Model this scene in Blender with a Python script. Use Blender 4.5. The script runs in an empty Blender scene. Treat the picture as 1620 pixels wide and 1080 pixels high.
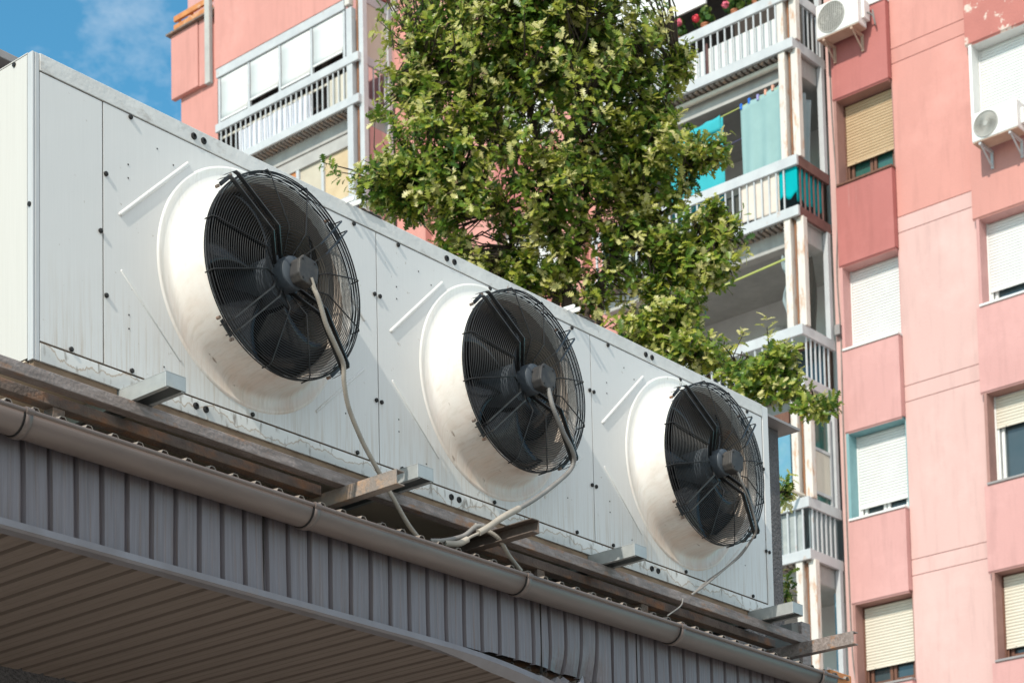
import bpy, math, random
import numpy as np
from mathutils import Matrix, Vector
random.seed(7); rng = np.random.default_rng(11)
R_ = math.radians
sc = bpy.context.scene
col = sc.collection

# ------------------------------------------------------------------ camera, sky, sun, exposure
cam = bpy.data.cameras.new('camera'); camo = bpy.data.objects.new('camera', cam); col.objects.link(camo)
ROT = [[0.6578575545439531, -0.7528609155982043, -0.02058833878881982],
       [0.05692939595247148, 0.07696668714043911, -0.9954070388273898],
       [0.7509876708747864, 0.653663958647912, 0.09349303374478918]]
r0, d0, f0 = [Vector(v) for v in ROT]
camo.matrix_world = Matrix(((r0.x, -d0.x, -f0.x, 0), (r0.y, -d0.y, -f0.y, 0), (r0.z, -d0.z, -f0.z, 0), (0, 0, 0, 1)))
cam.sensor_width = 36; cam.lens = 74.072; cam.shift_x = 0.0301; cam.shift_y = 0.6492
cam.clip_start = 0.1; cam.clip_end = 3000
cam.dof.use_dof = True; cam.dof.focus_distance = 10.2; cam.dof.aperture_fstop = 6.5
sc.camera = camo

SUN = Vector((-1.0, -0.19, 0.84)).normalized()
EL = math.asin(SUN.z); AZ = math.atan2(SUN.x, SUN.y)
w = bpy.data.worlds.new('World'); sc.world = w; w.use_nodes = True
nt = w.node_tree; nt.nodes.clear()
out = nt.nodes.new('ShaderNodeOutputWorld'); bg = nt.nodes.new('ShaderNodeBackground')
sky = nt.nodes.new('ShaderNodeTexSky'); sky.sky_type = 'NISHITA'; sky.sun_disc = False
sky.sun_elevation = EL; sky.sun_rotation = AZ; sky.altitude = 200; sky.air_density = 1.0; sky.dust_density = 0.6; sky.ozone_density = 1.0
tc = nt.nodes.new('ShaderNodeTexCoord'); mp = nt.nodes.new('ShaderNodeMapping'); mp.inputs['Scale'].default_value = (1.0, 1.0, 1.6); mp.inputs['Location'].default_value = (4.1155, 1.8822, .2)
n1 = nt.nodes.new('ShaderNodeTexNoise'); n1.inputs['Scale'].default_value = 6.0; n1.inputs['Detail'].default_value = 7; n1.inputs['Roughness'].default_value = 0.62
rp = nt.nodes.new('ShaderNodeValToRGB'); rp.color_ramp.elements[0].position = 0.47; rp.color_ramp.elements[1].position = 0.80
rp.color_ramp.elements[1].color = (.75, .75, .75, 1)
mx = nt.nodes.new('ShaderNodeMix'); mx.data_type = 'RGBA'; mx.inputs[7].default_value = (8.6, 8.3, 7.9, 1)
nt.links.new(tc.outputs['Generated'], mp.inputs[0]); nt.links.new(mp.outputs[0], n1.inputs['Vector'])
# unseen bank of cloud added behind the camera for neutral fill light; ahead the sky is mostly clear
dp = nt.nodes.new('ShaderNodeVectorMath'); dp.operation = 'DOT_PRODUCT'; dp.inputs[1].default_value = (-.45, -.80, .25)
cm = nt.nodes.new('ShaderNodeMapRange'); cm.inputs['From Min'].default_value = -.15; cm.inputs['From Max'].default_value = .75; cm.inputs['To Max'].default_value = .30; cm.inputs['To Min'].default_value = -.075
ca = nt.nodes.new('ShaderNodeMath'); ca.operation = 'ADD'
nt.links.new(tc.outputs['Generated'], dp.inputs[0]); nt.links.new(dp.outputs['Value'], cm.inputs[0])
nt.links.new(n1.outputs['Fac'], ca.inputs[0]); nt.links.new(cm.outputs[0], ca.inputs[1]); nt.links.new(ca.outputs[0], rp.inputs[0]); nt.links.new(rp.outputs[0], mx.inputs[0])
tn = nt.nodes.new('ShaderNodeMix'); tn.data_type = 'RGBA'; tn.blend_type = 'MULTIPLY'; tn.inputs[0].default_value = 1; tn.inputs[7].default_value = (.50, 1.13, 1.17, 1)
nt.links.new(sky.outputs[0], tn.inputs[6]); nt.links.new(tn.outputs[2], mx.inputs[6]); nt.links.new(mx.outputs[2], bg.inputs[0])
bg.inputs[1].default_value = 0.15
nt.links.new(bg.outputs[0], out.inputs[0])
sl = bpy.data.lights.new('sun', 'SUN'); sl.energy = 3.7; sl.angle = R_(0.53); sl.color = (1.0, .93, .81)
so = bpy.data.objects.new('sun', sl); col.objects.link(so); so.rotation_euler = SUN.to_track_quat('Z', 'Y').to_euler(); so.location = (-20, -5, 30)
sc.view_settings.view_transform = 'Standard'; sc.view_settings.look = 'None'; sc.view_settings.gamma = 1; sc.view_settings.exposure = 0.2
sc.render.engine = 'CYCLES'; sc.cycles.max_bounces = 8; sc.cycles.use_denoising = True

# ------------------------------------------------------------------ materials
def mat(name, c, c2=None, scale=6, stretch=(1, 1, 1), rough=.55, metal=0.0, bump=0.0, bscale=80, spec=.4, layers=(), lo=.35, hi=.65):
    m = bpy.data.materials.new(name); m.use_nodes = True
    t = m.node_tree; b = t.nodes['Principled BSDF']
    N, L = t.nodes.new, t.links.new
    b.inputs['Roughness'].default_value = rough; b.inputs['Metallic'].default_value = metal
    b.inputs['Specular IOR Level'].default_value = spec
    tcn = N('ShaderNodeTexCoord'); oi = N('ShaderNodeObjectInfo'); om = N('ShaderNodeMath'); om.operation = 'MULTIPLY'; om.inputs[1].default_value = 37.0; L(oi.outputs['Random'], om.inputs[0])
    ov = N('ShaderNodeVectorMath'); ov.operation = 'ADD'; L(tcn.outputs['Object'], ov.inputs[0]); L(om.outputs[0], ov.inputs[1])
    def noise(scale, stretch, detail=6, lo=.35, hi=.65, rgh=.6):
        mpn = N('ShaderNodeMapping'); mpn.inputs['Scale'].default_value = stretch
        L(ov.outputs[0], mpn.inputs[0])
        n = N('ShaderNodeTexNoise'); n.inputs['Scale'].default_value = scale; n.inputs['Detail'].default_value = detail; n.inputs['Roughness'].default_value = rgh
        L(mpn.outputs[0], n.inputs['Vector'])
        mr = N('ShaderNodeMapRange'); mr.inputs['From Min'].default_value = lo; mr.inputs['From Max'].default_value = hi
        L(n.outputs['Fac'], mr.inputs[0])
        return mr.outputs[0]
    def mixc(fac, a, bcol, fmul=1.0):
        x = N('ShaderNodeMix'); x.data_type = 'RGBA'
        if fmul != 1.0:
            mm = N('ShaderNodeMath'); mm.operation = 'MULTIPLY'; mm.inputs[1].default_value = fmul; L(fac, mm.inputs[0]); fac = mm.outputs[0]
        L(fac, x.inputs[0])
        if isinstance(a, tuple): x.inputs[6].default_value = a
        else: L(a, x.inputs[6])
        x.inputs[7].default_value = bcol
        return x.outputs[2]
    c = tuple(c) + (1,); c2 = tuple(c2) + (1,) if c2 else tuple(v * .86 for v in c[:3]) + (1,)
    o = mixc(noise(scale, stretch, lo=lo, hi=hi), c, c2)
    for l in layers:
        f = noise(l.get('scale', 8), l.get('stretch', (1, 1, 1)), l.get('detail', 8), l.get('lo', .55), l.get('hi', .7), l.get('rgh', .65))
        if 'y' in l:      # only towards the rim (object-space depth)
            z0, z1 = l['y']; sp = N('ShaderNodeSeparateXYZ'); L(tcn.outputs['Object'], sp.inputs[0])
            mr = N('ShaderNodeMapRange'); mr.inputs['From Min'].default_value = z0; mr.inputs['From Max'].default_value = z1
            L(sp.outputs['Y'], mr.inputs[0])
            mm = N('ShaderNodeMath'); mm.operation = 'MULTIPLY'; L(mr.outputs[0], mm.inputs[0]); L(f, mm.inputs[1]); f = mm.outputs[0]
        if 'z' in l:      # only between two heights of the part (object space), faded over a band
            z0, z1 = l['z']; sp = N('ShaderNodeSeparateXYZ'); L(tcn.outputs['Object'], sp.inputs[0])
            mr = N('ShaderNodeMapRange'); mr.inputs['From Min'].default_value = z0; mr.inputs['From Max'].default_value = z1
            L(sp.outputs['Z'], mr.inputs[0])
            mm = N('ShaderNodeMath'); mm.operation = 'MULTIPLY'; L(mr.outputs[0], mm.inputs[0]); L(f, mm.inputs[1]); f = mm.outputs[0]
        o = mixc(f, o, tuple(l['c']) + (1,), l.get('k', 1.0))
    L(o, b.inputs['Base Color'])
    if bump:
        n = N('ShaderNodeTexNoise'); n.inputs['Scale'].default_value = bscale; n.inputs['Detail'].default_value = 5
        L(tcn.outputs['Object'], n.inputs['Vector'])
        bp = N('ShaderNodeBump'); bp.inputs['Strength'].default_value = bump; bp.inputs['Distance'].default_value = .02
        L(n.outputs['Fac'], bp.inputs['Height']); L(bp.outputs[0], b.inputs['Normal'])
    return m

RUST = (.26, .10, .04); DRUST = (.10, .05, .03)
M = {}
M['panel'] = mat('white_painted_steel', (.665, .66, .65), (.645, .64, .63), 5, (30, 30, .7), rough=.38, bump=.22, bscale=2.2, spec=.5, layers=[
    dict(c=(.60, .60, .59), scale=3, stretch=(45, 45, .6), lo=.55, hi=.75, k=.2),
    dict(c=(.47, .39, .31), scale=3.2, stretch=(24, 24, .8), lo=.46, hi=.70, k=.7, z=(.50, .10)),
    dict(c=(.30, .24, .18), scale=22, lo=.68, hi=.72, k=.5, detail=4)])
M['endpanel'] = mat('cream_white_steel', (.585, .565, .53), (.56, .54, .505), 4, (20, 20, .6), rough=.42, layers=[dict(c=(.45, .35, .25), scale=30, stretch=(1, 1, .5), lo=.70, hi=.74, k=.5)])
M['post'] = mat('grey_corner_steel', (.52, .53, .54), (.46, .47, .48), 8, (20, 20, .6), rough=.4)
M['toprail'] = mat('weathered_white_rail', (.66, .66, .65), (.57, .57, .56), 7, rough=.6, bump=.15, bscale=40, layers=[
    dict(c=(.36, .33, .30), scale=9, stretch=(1, 1, 1.6), lo=.56, hi=.72, k=.7), dict(c=(.22, .13, .08), scale=5, stretch=(2, 2, 1), lo=.66, hi=.72, k=.75)])
M['lip'] = mat('brown_stained_lip', (.30, .21, .14), (.18, .12, .08), 8, (1, 4, 4), rough=.8)
M['edge'] = mat('brown_dirty_seam', (.12, .075, .045), (.05, .04, .03), 12, (3, 3, 3), rough=.9)
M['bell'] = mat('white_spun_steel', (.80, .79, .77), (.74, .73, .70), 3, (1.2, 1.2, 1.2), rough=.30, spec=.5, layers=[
    dict(c=(.66, .49, .39), scale=2.2, stretch=(5, 2, 1.6), lo=.22, hi=.66, k=.80, z=(.10, -.52)),  # peach lower half: dirt, plus the ground's warm reflection put into the colour
    dict(c=(.20, .13, .09), scale=7, stretch=(1.4, 4, .8), lo=.67, hi=.71, k=.75, detail=7),
    dict(c=(.30, .18, .11), scale=8, stretch=(1, .5, 1), lo=.50, hi=.66, k=.75, y=(-.12, -.195), z=(.15, -.15)),
    dict(c=(.50, .40, .32), scale=5, stretch=(16, 2, 1.2), lo=.50, hi=.72, k=.55, z=(.0, -.40)),
    dict(c=(.6, .56, .5), scale=5, stretch=(14, 3, 2), lo=.52, hi=.75, k=.6)])
M['throat'] = mat('dusty_throat', (.40, .345, .30), (.31, .26, .22), 5, rough=.6, layers=[dict(c=RUST, scale=6, lo=.6, hi=.7, k=.5)])
M['black'] = mat('black_coated_wire', (.010, .0105, .012), (.018, .018, .019), 20, rough=.45, spec=.35)
M['arm'] = mat('black_bracket_steel', (.012, .013, .015), (.035, .034, .033), 25, rough=.34, spec=.5)
M['blade'] = mat('black_fan_blade', (.009, .010, .012), (.018, .018, .019), 6, rough=.17, spec=.6, layers=[dict(c=(.13, .10, .085), scale=4, lo=.58, hi=.76, k=.6)])
M['motor'] = mat('dusty_grey_motor', (.045, .043, .043), (.03, .03, .033), 9, rough=.6, layers=[dict(c=(.12, .105, .09), scale=12, lo=.5, hi=.7, k=.55)])
M['motorblue'] = mat('blue_grey_motor_ring', (.075, .09, .11), (.05, .06, .072), 9, rough=.45)
M['dark'] = mat('dark_coil', (.012, .012, .013), (.02, .018, .016), 30, rough=.9)
M['plug'] = mat('black_rubber', (.015, .014, .014), rough=.6)
M['galv'] = mat('galvanised_steel', (.42, .44, .44), (.36, .38, .385), 14, (1, 1, 1), rough=.48, metal=.35, layers=[dict(c=(.5, .48, .42), scale=6, lo=.55, hi=.7, k=.5)])
M['railsteel'] = mat('brown_oxidised_steel', (.27, .225, .21), (.17, .14, .13), 6, (1.2, 8, 8), rough=.6, bump=.25, bscale=60, layers=[
    dict(c=(.36, .31, .30), scale=5, stretch=(2.5, 9, 9), lo=.5, hi=.68, k=.75), dict(c=(.36, .17, .07), scale=5, stretch=(1, 3, 3), lo=.56, hi=.68, k=.75)])
M['rustrail'] = mat('rusty_dark_steel', (.21, .165, .14), (.14, .11, .095), 10, rough=.8, bump=.35, bscale=70, layers=[
    dict(c=(.42, .18, .065), scale=4.5, stretch=(1, 2, 2), lo=.50, hi=.70, k=.75), dict(c=(.05, .035, .03), scale=14, lo=.6, hi=.72, k=.6)])
M['rustchan'] = mat('rust_blotched_channel', (.29, .24, .21), (.20, .18, .168), 7, rough=.75, bump=.25, bscale=60, layers=[
    dict(c=(.50, .30, .17), scale=11, lo=.52, hi=.68, k=.65), dict(c=(.12, .10, .095), scale=5, lo=.6, hi=.74, k=.6)])
M['darkchan'] = mat('dark_brown_channel', (.13, .10, .085), (.09, .07, .06), 8, rough=.65, bump=.2, bscale=60, layers=[dict(c=(.3, .14, .06), scale=10, lo=.62, hi=.72, k=.6)])
M['under'] = mat('beige_underside', (.66, .56, .44), (.58, .49, .38), 3, rough=.7)
M['roof'] = mat('dark_profiled_roof', (.29, .25, .22), (.22, .19, .165), 7, rough=.6, metal=0, layers=[dict(c=(.24, .2, .17), scale=9, lo=.6, hi=.75, k=.6)])
M['gutter'] = mat('brown_grey_gutter', (.165, .128, .116), (.14, .108, .098), 3, (.6, 6, 6), rough=.42, spec=.5, layers=[dict(c=(.24, .19, .17), scale=26, stretch=(1, 2, 2), lo=.66, hi=.74, k=.5), dict(c=(.09, .075, .07), scale=3, stretch=(1, 3, 3), lo=.5, hi=.8, k=.6)])
M['fascia'] = mat('grey_profiled_cladding', (.190, .172, .190), (.150, .132, .142), 4, (22, 22, .7), rough=.45, metal=.15, layers=[
    dict(c=(.15, .105, .085), scale=3, stretch=(30, 30, .8), lo=.52, hi=.72, k=.75), dict(c=(.26, .26, .28), scale=5, stretch=(40, 40, .6), lo=.64, hi=.76, k=.5)])
M['trim'] = mat('pale_trim', (.23, .22, .24), (.19, .175, .185), 5, rough=.45, metal=.1, layers=[dict(c=(.3, .22, .17), scale=4, lo=.6, hi=.74, k=.5)])
M['soffit'] = mat('brown_soffit_sheet', (.232, .184, .158), (.195, .153, .130), 4, (14, .5, 14), rough=.5, metal=.1)
M['groove'] = mat('soffit_groove', (.03, .025, .022), rough=.8)
def stucco(name, c, c2):
    return mat(name, c, c2, 5, rough=.95, bump=1.0, bscale=55, layers=[dict(c=tuple(v * .45 for v in c), scale=55, lo=.54, hi=.6, k=.7, detail=3)])
M['stucco'] = stucco('dark_roughcast', (.125, .12, .125), (.095, .09, .095))
M['conduit'] = mat('beige_conduit', (.40, .36, .31), (.30, .27, .235), 12, rough=.6, layers=[dict(c=RUST, scale=9, lo=.68, hi=.72, k=.7)])
M['greycable'] = mat('grey_cable', (.25, .24, .23), (.18, .17, .165), 12, rough=.55)

def plaster(name, c, var=.9, stain=(.42, .25, .23), k=.5):
    return mat(name, c, tuple(v * var for v in c), 1.1, (1, 1, .7), rough=.85, bump=.12, bscale=25, lo=.3, hi=.7, layers=[
        dict(c=tuple(v * .74 for v in c), scale=2.2, stretch=(1, 3.0, .35), lo=.50, hi=.74, k=.55),
        dict(c=tuple(min(.8, v * 1.12 + .03) for v in c), scale=.8, stretch=(1, 1, 1), lo=.5, hi=.72, k=.6),
        dict(c=stain, scale=5, stretch=(1, 4, .25), lo=.64, hi=.76, k=k)])
M['salmon'] = plaster('salmon_plaster', (.58, .272, .236))
M['salmon_dark'] = plaster('deep_salmon_plaster', (.43, .150, .138))
M['pink'] = plaster('pale_pink_plaster', (.605, .392, .366), .95)
M['pink_mid'] = plaster('mid_pink_plaster', (.56, .305, .29), .94)
M['peel'] = mat('peeling_salmon_plaster', (.46, .17, .145), (.41, .15, .13), 2, rough=.85, bump=.2, bscale=25, layers=[dict(c=(.62, .50, .44), scale=2.6, stretch=(1, 1, 1), lo=.545, hi=.57, detail=10, rgh=.7)])
M['groove_wall'] = mat('groove_wall', (.50, .28, .26), rough=.9)
M['conc'] = mat('grey_concrete', (.44, .43, .41), (.36, .35, .34), 3, rough=.85, bump=.15, bscale=30, layers=[dict(c=(.27, .25, .23), scale=4, stretch=(1, 1, .5), lo=.55, hi=.75, k=.5), dict(c=(.32, .17, .09), scale=6, stretch=(1, 2, .6), lo=.68, hi=.75, k=.5)])
M['whiteconc'] = mat('white_loggia_wall', (.62, .61, .60), (.55, .54, .53), 2, rough=.85)
M['bal'] = mat('pale_grey_balcony_paint', (.51, .525, .54), (.44, .455, .475), 3, rough=.5, layers=[
    dict(c=(.40, .22, .12), scale=3.2, stretch=(1, 1, 1), lo=.64, hi=.74, k=.8), dict(c=(.42, .42, .43), scale=5, stretch=(1, 1, .4), lo=.55, hi=.75, k=.5)])
M['balrust'] = mat('rust_stained_white_post', (.64, .60, .55), (.56, .53, .50), 3, (1, 1, .5), rough=.6, layers=[dict(c=(.48, .23, .10), scale=4.5, stretch=(2.5, 2.5, .7), lo=.53, hi=.66, k=.8)])
M['maroon'] = mat('maroon_rail_paint', (.13, .055, .05), (.17, .09, .08), 4, rough=.55, layers=[dict(c=(.4, .33, .3), scale=9, lo=.68, hi=.75, k=.6)])
M['reveal'] = mat('brown_pink_reveal', (.36, .20, .175), (.30, .165, .145), 3, rough=.85)
M['rustpipe'] = mat('rusted_pipe', (.30, .14, .07), (.20, .10, .06), 6, (2, 2, .7), rough=.8)
M['orange'] = mat('orange_rusted_steel', (.58, .24, .08), (.46, .17, .06), 4, rough=.7, layers=[dict(c=(.62, .46, .34), scale=6, lo=.56, hi=.68, k=.8)])
M['white'] = mat('white_plastic', (.73, .73, .72), (.69, .69, .68), 3, rough=.45)
M['shut_tan'] = mat('tan_shutter', (.52, .38, .24), (.46, .33, .20), 3, (1, 1, 8), rough=.5)
M['shut_cream'] = mat('cream_shutter', (.68, .63, .54), (.63, .58, .49), 3, (1, 1, 8), rough=.5)
M['brown'] = mat('brown_wood_frame', (.17, .075, .045), (.11, .05, .035), 8, (4, 4, 1), rough=.6)
M['sillgrey'] = mat('grey_sill', (.30, .28, .28), rough=.6)
M['teal'] = mat('teal_paint', (.20, .37, .40), (.17, .33, .36), 4, rough=.6)
M['glass'] = mat('dark_window_glass', (.035, .06, .07), (.05, .07, .08), 2, rough=.06, spec=.8)
M['greenglass'] = mat('green_window_glass', (.025, .10, .085), (.035, .12, .10), 2, rough=.12, spec=.7)
M['shade_dark'] = mat('room_shade_dark', (.06, .05, .045), rough=.9)  # near-black colour standing in for the shade inside the rooms
M['cl_teal'] = mat('teal_cloth', (.0, .36, .39), (.0, .31, .34), 3, rough=.85, spec=.1)
M['cl_towel'] = mat('turquoise_towel', (.05, .38, .43), (.04, .34, .39), 3, rough=.9, spec=.1)
M['cl_pale'] = mat('pale_teal_curtain', (.27, .41, .41), (.24, .37, .375), 2, rough=.9, spec=.1)
M['cl_grey'] = mat('grey_curtain', (.30, .36, .37), (.25, .31, .33), 2, rough=.9, spec=.1)
M['cl_beige'] = mat('beige_cloth', (.66, .59, .53), (.60, .53, .47), 3, rough=.9, spec=.1)
M['cl_white'] = mat('white_cloth', (.70, .71, .77), (.62, .63, .70), 4, rough=.9, spec=.1)
M['bluetarp'] = mat('blue_painted_sheet', (.10, .27, .40), (.13, .30, .38), 3, rough=.6, layers=[dict(c=(.2, .33, .42), scale=5, lo=.5, hi=.7, k=.6)])
M['greysheet'] = mat('mottled_grey_sheet', (.36, .39, .39), (.28, .31, .32), 5, rough=.7, layers=[dict(c=(.5, .52, .5), scale=8, lo=.56, hi=.7, k=.6)])
M['darkmesh'] = mat('dark_mesh_panel', (.07, .075, .06), (.05, .05, .045), 30, rough=.9)
M['board'] = mat('beige_boards', (.60, .56, .48), (.54, .50, .43), 4, (1, 1, .4), rough=.7)
M['curtain'] = mat('yellow_curtain', (.58, .46, .30), (.50, .38, .24), 2, rough=.9)
M['curtain_w'] = mat('net_curtain', (.52, .47, .38), (.46, .41, .33), 2, rough=.9)
M['orangewood'] = mat('orange_wood', (.50, .20, .07), (.42, .16, .06), 5, rough=.5)
M['acgrille'] = mat('grey_grille', (.42, .41, .38), (.36, .35, .33), 9, rough=.5)
M['acdark'] = mat('grille_dark', (.16, .155, .145), rough=.7)
M['peach'] = mat('weathered_bottom_pan', (.50, .36, .28), (.42, .29, .22), 6, rough=.7)
M['red'] = mat('red_petals', (.62, .02, .03), (.7, .08, .12), 20, rough=.6)
M['pinkfl'] = mat('pink_petals', (.66, .10, .17), (.7, .2, .26), 20, rough=.6)
M['terra'] = mat('terracotta', (.42, .16, .08), rough=.8)
M['yline'] = mat('yellow_green_line', (.50, .55, .16), rough=.6)
M['pegblue'] = mat('blue_peg', (.02, .14, .55), rough=.4)
M['pegpink'] = mat('peach_peg', (.65, .34, .24), rough=.4)
M['pegviolet'] = mat('violet_peg', (.3, .28, .55), rough=.4)
M['bark'] = mat('oak_bark', (.085, .062, .048), (.05, .037, .03), 14, (3, 3, .6), rough=.95, bump=.6, bscale=40)
M['ground'] = mat('paving', (.46, .42, .37), (.40, .36, .32), .6, rough=.9)
M['asphalt'] = mat('asphalt', (.05, .05, .052), (.06, .06, .06), 2, rough=.9)

def leafmat(name, dark, mid, light):
    m = bpy.data.materials.new(name); m.use_nodes = True; t = m.node_tree; b = t.nodes['Principled BSDF']
    a = t.nodes.new('ShaderNodeAttribute'); a.attribute_name = 'tint'
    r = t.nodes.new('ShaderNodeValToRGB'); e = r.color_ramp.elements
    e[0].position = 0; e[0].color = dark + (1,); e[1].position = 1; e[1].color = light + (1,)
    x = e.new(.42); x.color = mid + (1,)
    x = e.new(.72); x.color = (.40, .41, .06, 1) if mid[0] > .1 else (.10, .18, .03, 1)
    t.links.new(a.outputs['Fac'], r.inputs[0]); t.links.new(r.outputs[0], b.inputs['Base Color'])
    b.inputs['Roughness'].default_value = .36; b.inputs['Specular IOR Level'].default_value = .45
    tr = t.nodes.new('ShaderNodeBsdfTranslucent'); t.links.new(r.outputs[0], tr.inputs[0])
    ms = t.nodes.new('ShaderNodeMixShader'); ms.inputs[0].default_value = .42
    o = t.nodes['Material Output']; t.links.new(b.outputs[0], ms.inputs[1]); t.links.new(tr.outputs[0], ms.inputs[2]); t.links.new(ms.outputs[0], o.inputs[0])
    return m
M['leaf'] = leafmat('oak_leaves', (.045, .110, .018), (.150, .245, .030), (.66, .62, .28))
M['geranium'] = leafmat('geranium_leaves', (.03, .09, .02), (.07, .16, .03), (.2, .25, .05))

# ------------------------------------------------------------------ mesh helpers
class MB:
    def __init__(s): s.v = []; s.f = []
    def add(s, vs, fs):
        o = len(s.v); s.v += [tuple(p) for p in vs]; s.f += [tuple(i + o for i in f) for f in fs]; return s
    def box(s, x0, x1, y0, y1, z0, z1):
        v = [(x, y, z) for x in (x0, x1) for y in (y0, y1) for z in (z0, z1)]
        return s.add(v, [(0, 1, 3, 2), (4, 6, 7, 5), (0, 4, 5, 1), (2, 3, 7, 6), (0, 2, 6, 4), (1, 5, 7, 3)])
    def tube(s, pts, r, n=8, cap=True, closed=False):
        P = [Vector(p) for p in pts]; k = len(P); rr = r if hasattr(r, '__len__') else [r] * k
        vs = []; up = None
        for i, p in enumerate(P):
            if closed: t = P[(i + 1) % k] - P[i - 1]
            else: t = P[min(i + 1, k - 1)] - P[max(i - 1, 0)]
            t.normalize()
            if up is None:
                up = Vector((0, 0, 1)) if abs(t.z) < .9 else Vector((1, 0, 0))
            a = t.cross(up).normalized(); bb = a.cross(t).normalized(); up = bb
            for j in range(n):
                an = 2 * math.pi * j / n; vs.append(p + (a * math.cos(an) + bb * math.sin(an)) * rr[i])
        fs = []
        for i in range(k if closed else k - 1):
            for j in range(n):
                q = (i + 1) % k
                fs.append((i * n + j, i * n + (j + 1) % n, q * n + (j + 1) % n, q * n + j))
        if cap and not closed: fs += [tuple(range(n))[::-1], tuple((k - 1) * n + j for j in range(n))]
        return s.add(vs, fs)
    def lathe_y(s, c, prof, n=64, close=False):   # profile (radius, distance towards -y)
        vs = []; k = len(prof)
        for r, d in prof:
            for j in range(n):
                a = 2 * math.pi * j / n; vs.append((c[0] + r * math.cos(a), c[1] - d, c[2] + r * math.sin(a)))
        fs = [(i * n + j, i * n + (j + 1) % n, (i + 1) * n + (j + 1) % n, (i + 1) * n + j) for i in range(k - 1) for j in range(n)]
        if close: fs += [tuple((k - 1) * n + j for j in range(n)), tuple(range(n))[::-1]]
        return s.add(vs, fs)
    def prism(s, pts, axis, a0, a1):     # polygon in the two other axes, extruded along axis
        n = len(pts); ix = 'xyz'.index(axis)
        def mk(p, a):
            q = list(p); q.insert(ix, a); return tuple(q)
        vs = [mk(p, a0) for p in pts] + [mk(p, a1) for p in pts]
        return s.add(vs, [tuple(range(n))[::-1], tuple(range(n, 2 * n))] + [(i, (i + 1) % n, n + (i + 1) % n, n + i) for i in range(n)])
    def grid(s, fn, nu, nv):
        vs = [fn(i / nu, j / nv) for i in range(nu + 1) for j in range(nv + 1)]
        return s.add(vs, [(i * (nv + 1) + j, (i + 1) * (nv + 1) + j, (i + 1) * (nv + 1) + j + 1, i * (nv + 1) + j + 1) for i in range(nu) for j in range(nv)])

def worldloc(o):
    p = Vector((0, 0, 0))
    while o is not None: p += o.location; o = o.parent
    return p
def obj(name, mb, m, parent=None, loc=None, smooth=False, bevel=0, solid=0, label=None, kind=None):
    base = worldloc(parent) if parent else Vector(loc or (0, 0, 0))
    me = bpy.data.meshes.new(name); me.from_pydata([tuple(Vector(p) - base) for p in mb.v], [], mb.f); me.update()
    import bmesh
    bm = bmesh.new(); bm.from_mesh(me); bmesh.ops.recalc_face_normals(bm, faces=bm.faces)
    bm.to_mesh(me); bm.free()
    me.materials.append(M[m] if isinstance(m, str) else m)
    o = bpy.data.objects.new(name, me); col.objects.link(o)
    if parent: o.parent = parent
    else: o.location = base
    if smooth:
        for p in me.polygons: p.use_smooth = True
        try: me.set_sharp_from_angle(angle=R_(42))
        except Exception: pass
    if solid:
        s = o.modifiers.new('solid', 'SOLIDIFY'); s.thickness = solid; s.offset = 0
    if bevel:
        b = o.modifiers.new('bevel', 'BEVEL'); b.width = bevel; b.segments = 2; b.limit_method = 'ANGLE'
    if label: o['label'] = label
    if kind: o['kind'] = kind
    return o
def tag(o, label, cat, group=None):
    o['label'] = label; o['category'] = cat
    if group: o['group'] = group
    return o
def thing(name, label, cat, loc, group=None):
    o = bpy.data.objects.new(name, None); col.objects.link(o); o.location = loc; o.empty_display_size = .2
    return tag(o, label, cat, group)
def dup(o, parent=None, loc=None):
    c = o.copy(); col.objects.link(c)
    if parent: c.parent = parent
    if loc is not None: c.location = loc
    return c
def spline(pts, n=8):
    P = [Vector(p) for p in pts]; Q = [P[0] * 2 - P[1]] + P + [P[-1] * 2 - P[-2]]; o = []
    for i in range(1, len(Q) - 2):
        for k in range(n):
            t = k / n; a, b, c, d = Q[i - 1:i + 3]
            o.append(.5 * ((2 * b) + (c - a) * t + (2 * a - 5 * b + 4 * c - d) * t * t + (3 * b - a - 3 * c + d) * t ** 3))
    return o + [P[-1]]
def resample(pts, step):
    o = [pts[0]]; acc = 0
    for a, b in zip(pts, pts[1:]):
        l = (b - a).length; d = step - acc
        while d <= l:
            o.append(a.lerp(b, d / l)); d += step
        acc = (acc + l) % step
    return o + [pts[-1]]
def corrugated(pts, r, step=.0062):
    P = resample(spline(pts, 12), step)
    return MB().tube(P, [r * (1 if i % 2 else .86) for i in range(len(P))], 10)

# ------------------------------------------------------------------ ground
g = MB(); g.box(-300, 600, -300, 600, -2.0, -1.6)
obj('ground', g, 'ground', loc=(0, 0, -1.6), kind='structure')
g = MB(); g.box(-300, 600, -8, 1.5, -1.6, -1.596)
obj('road', g, 'asphalt', loc=(0, 0, -1.6), kind='structure')

# ------------------------------------------------------------------ low building: roof, cladding, soffit
FY = 6.60; P = .1305; GX0, GX1 = 1.5, 10.70
shed = thing('low_building', 'low building clad in ribbed brown grey sheet with a ribbed soffit under its eave', 'building', (6, 8.4, -1.6))
def ribbed(x0, x1, off, depth=.014, top=.035, slope=.012):
    pr = []; n = int((x1 - x0) / P); 
    for i in range(n + 1):
        x = x0 + i * P
        pr += [(x, 0), (x + slope, depth), (x + slope + top, depth), (x + 2 * slope + top, 0)]
    return pr
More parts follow.
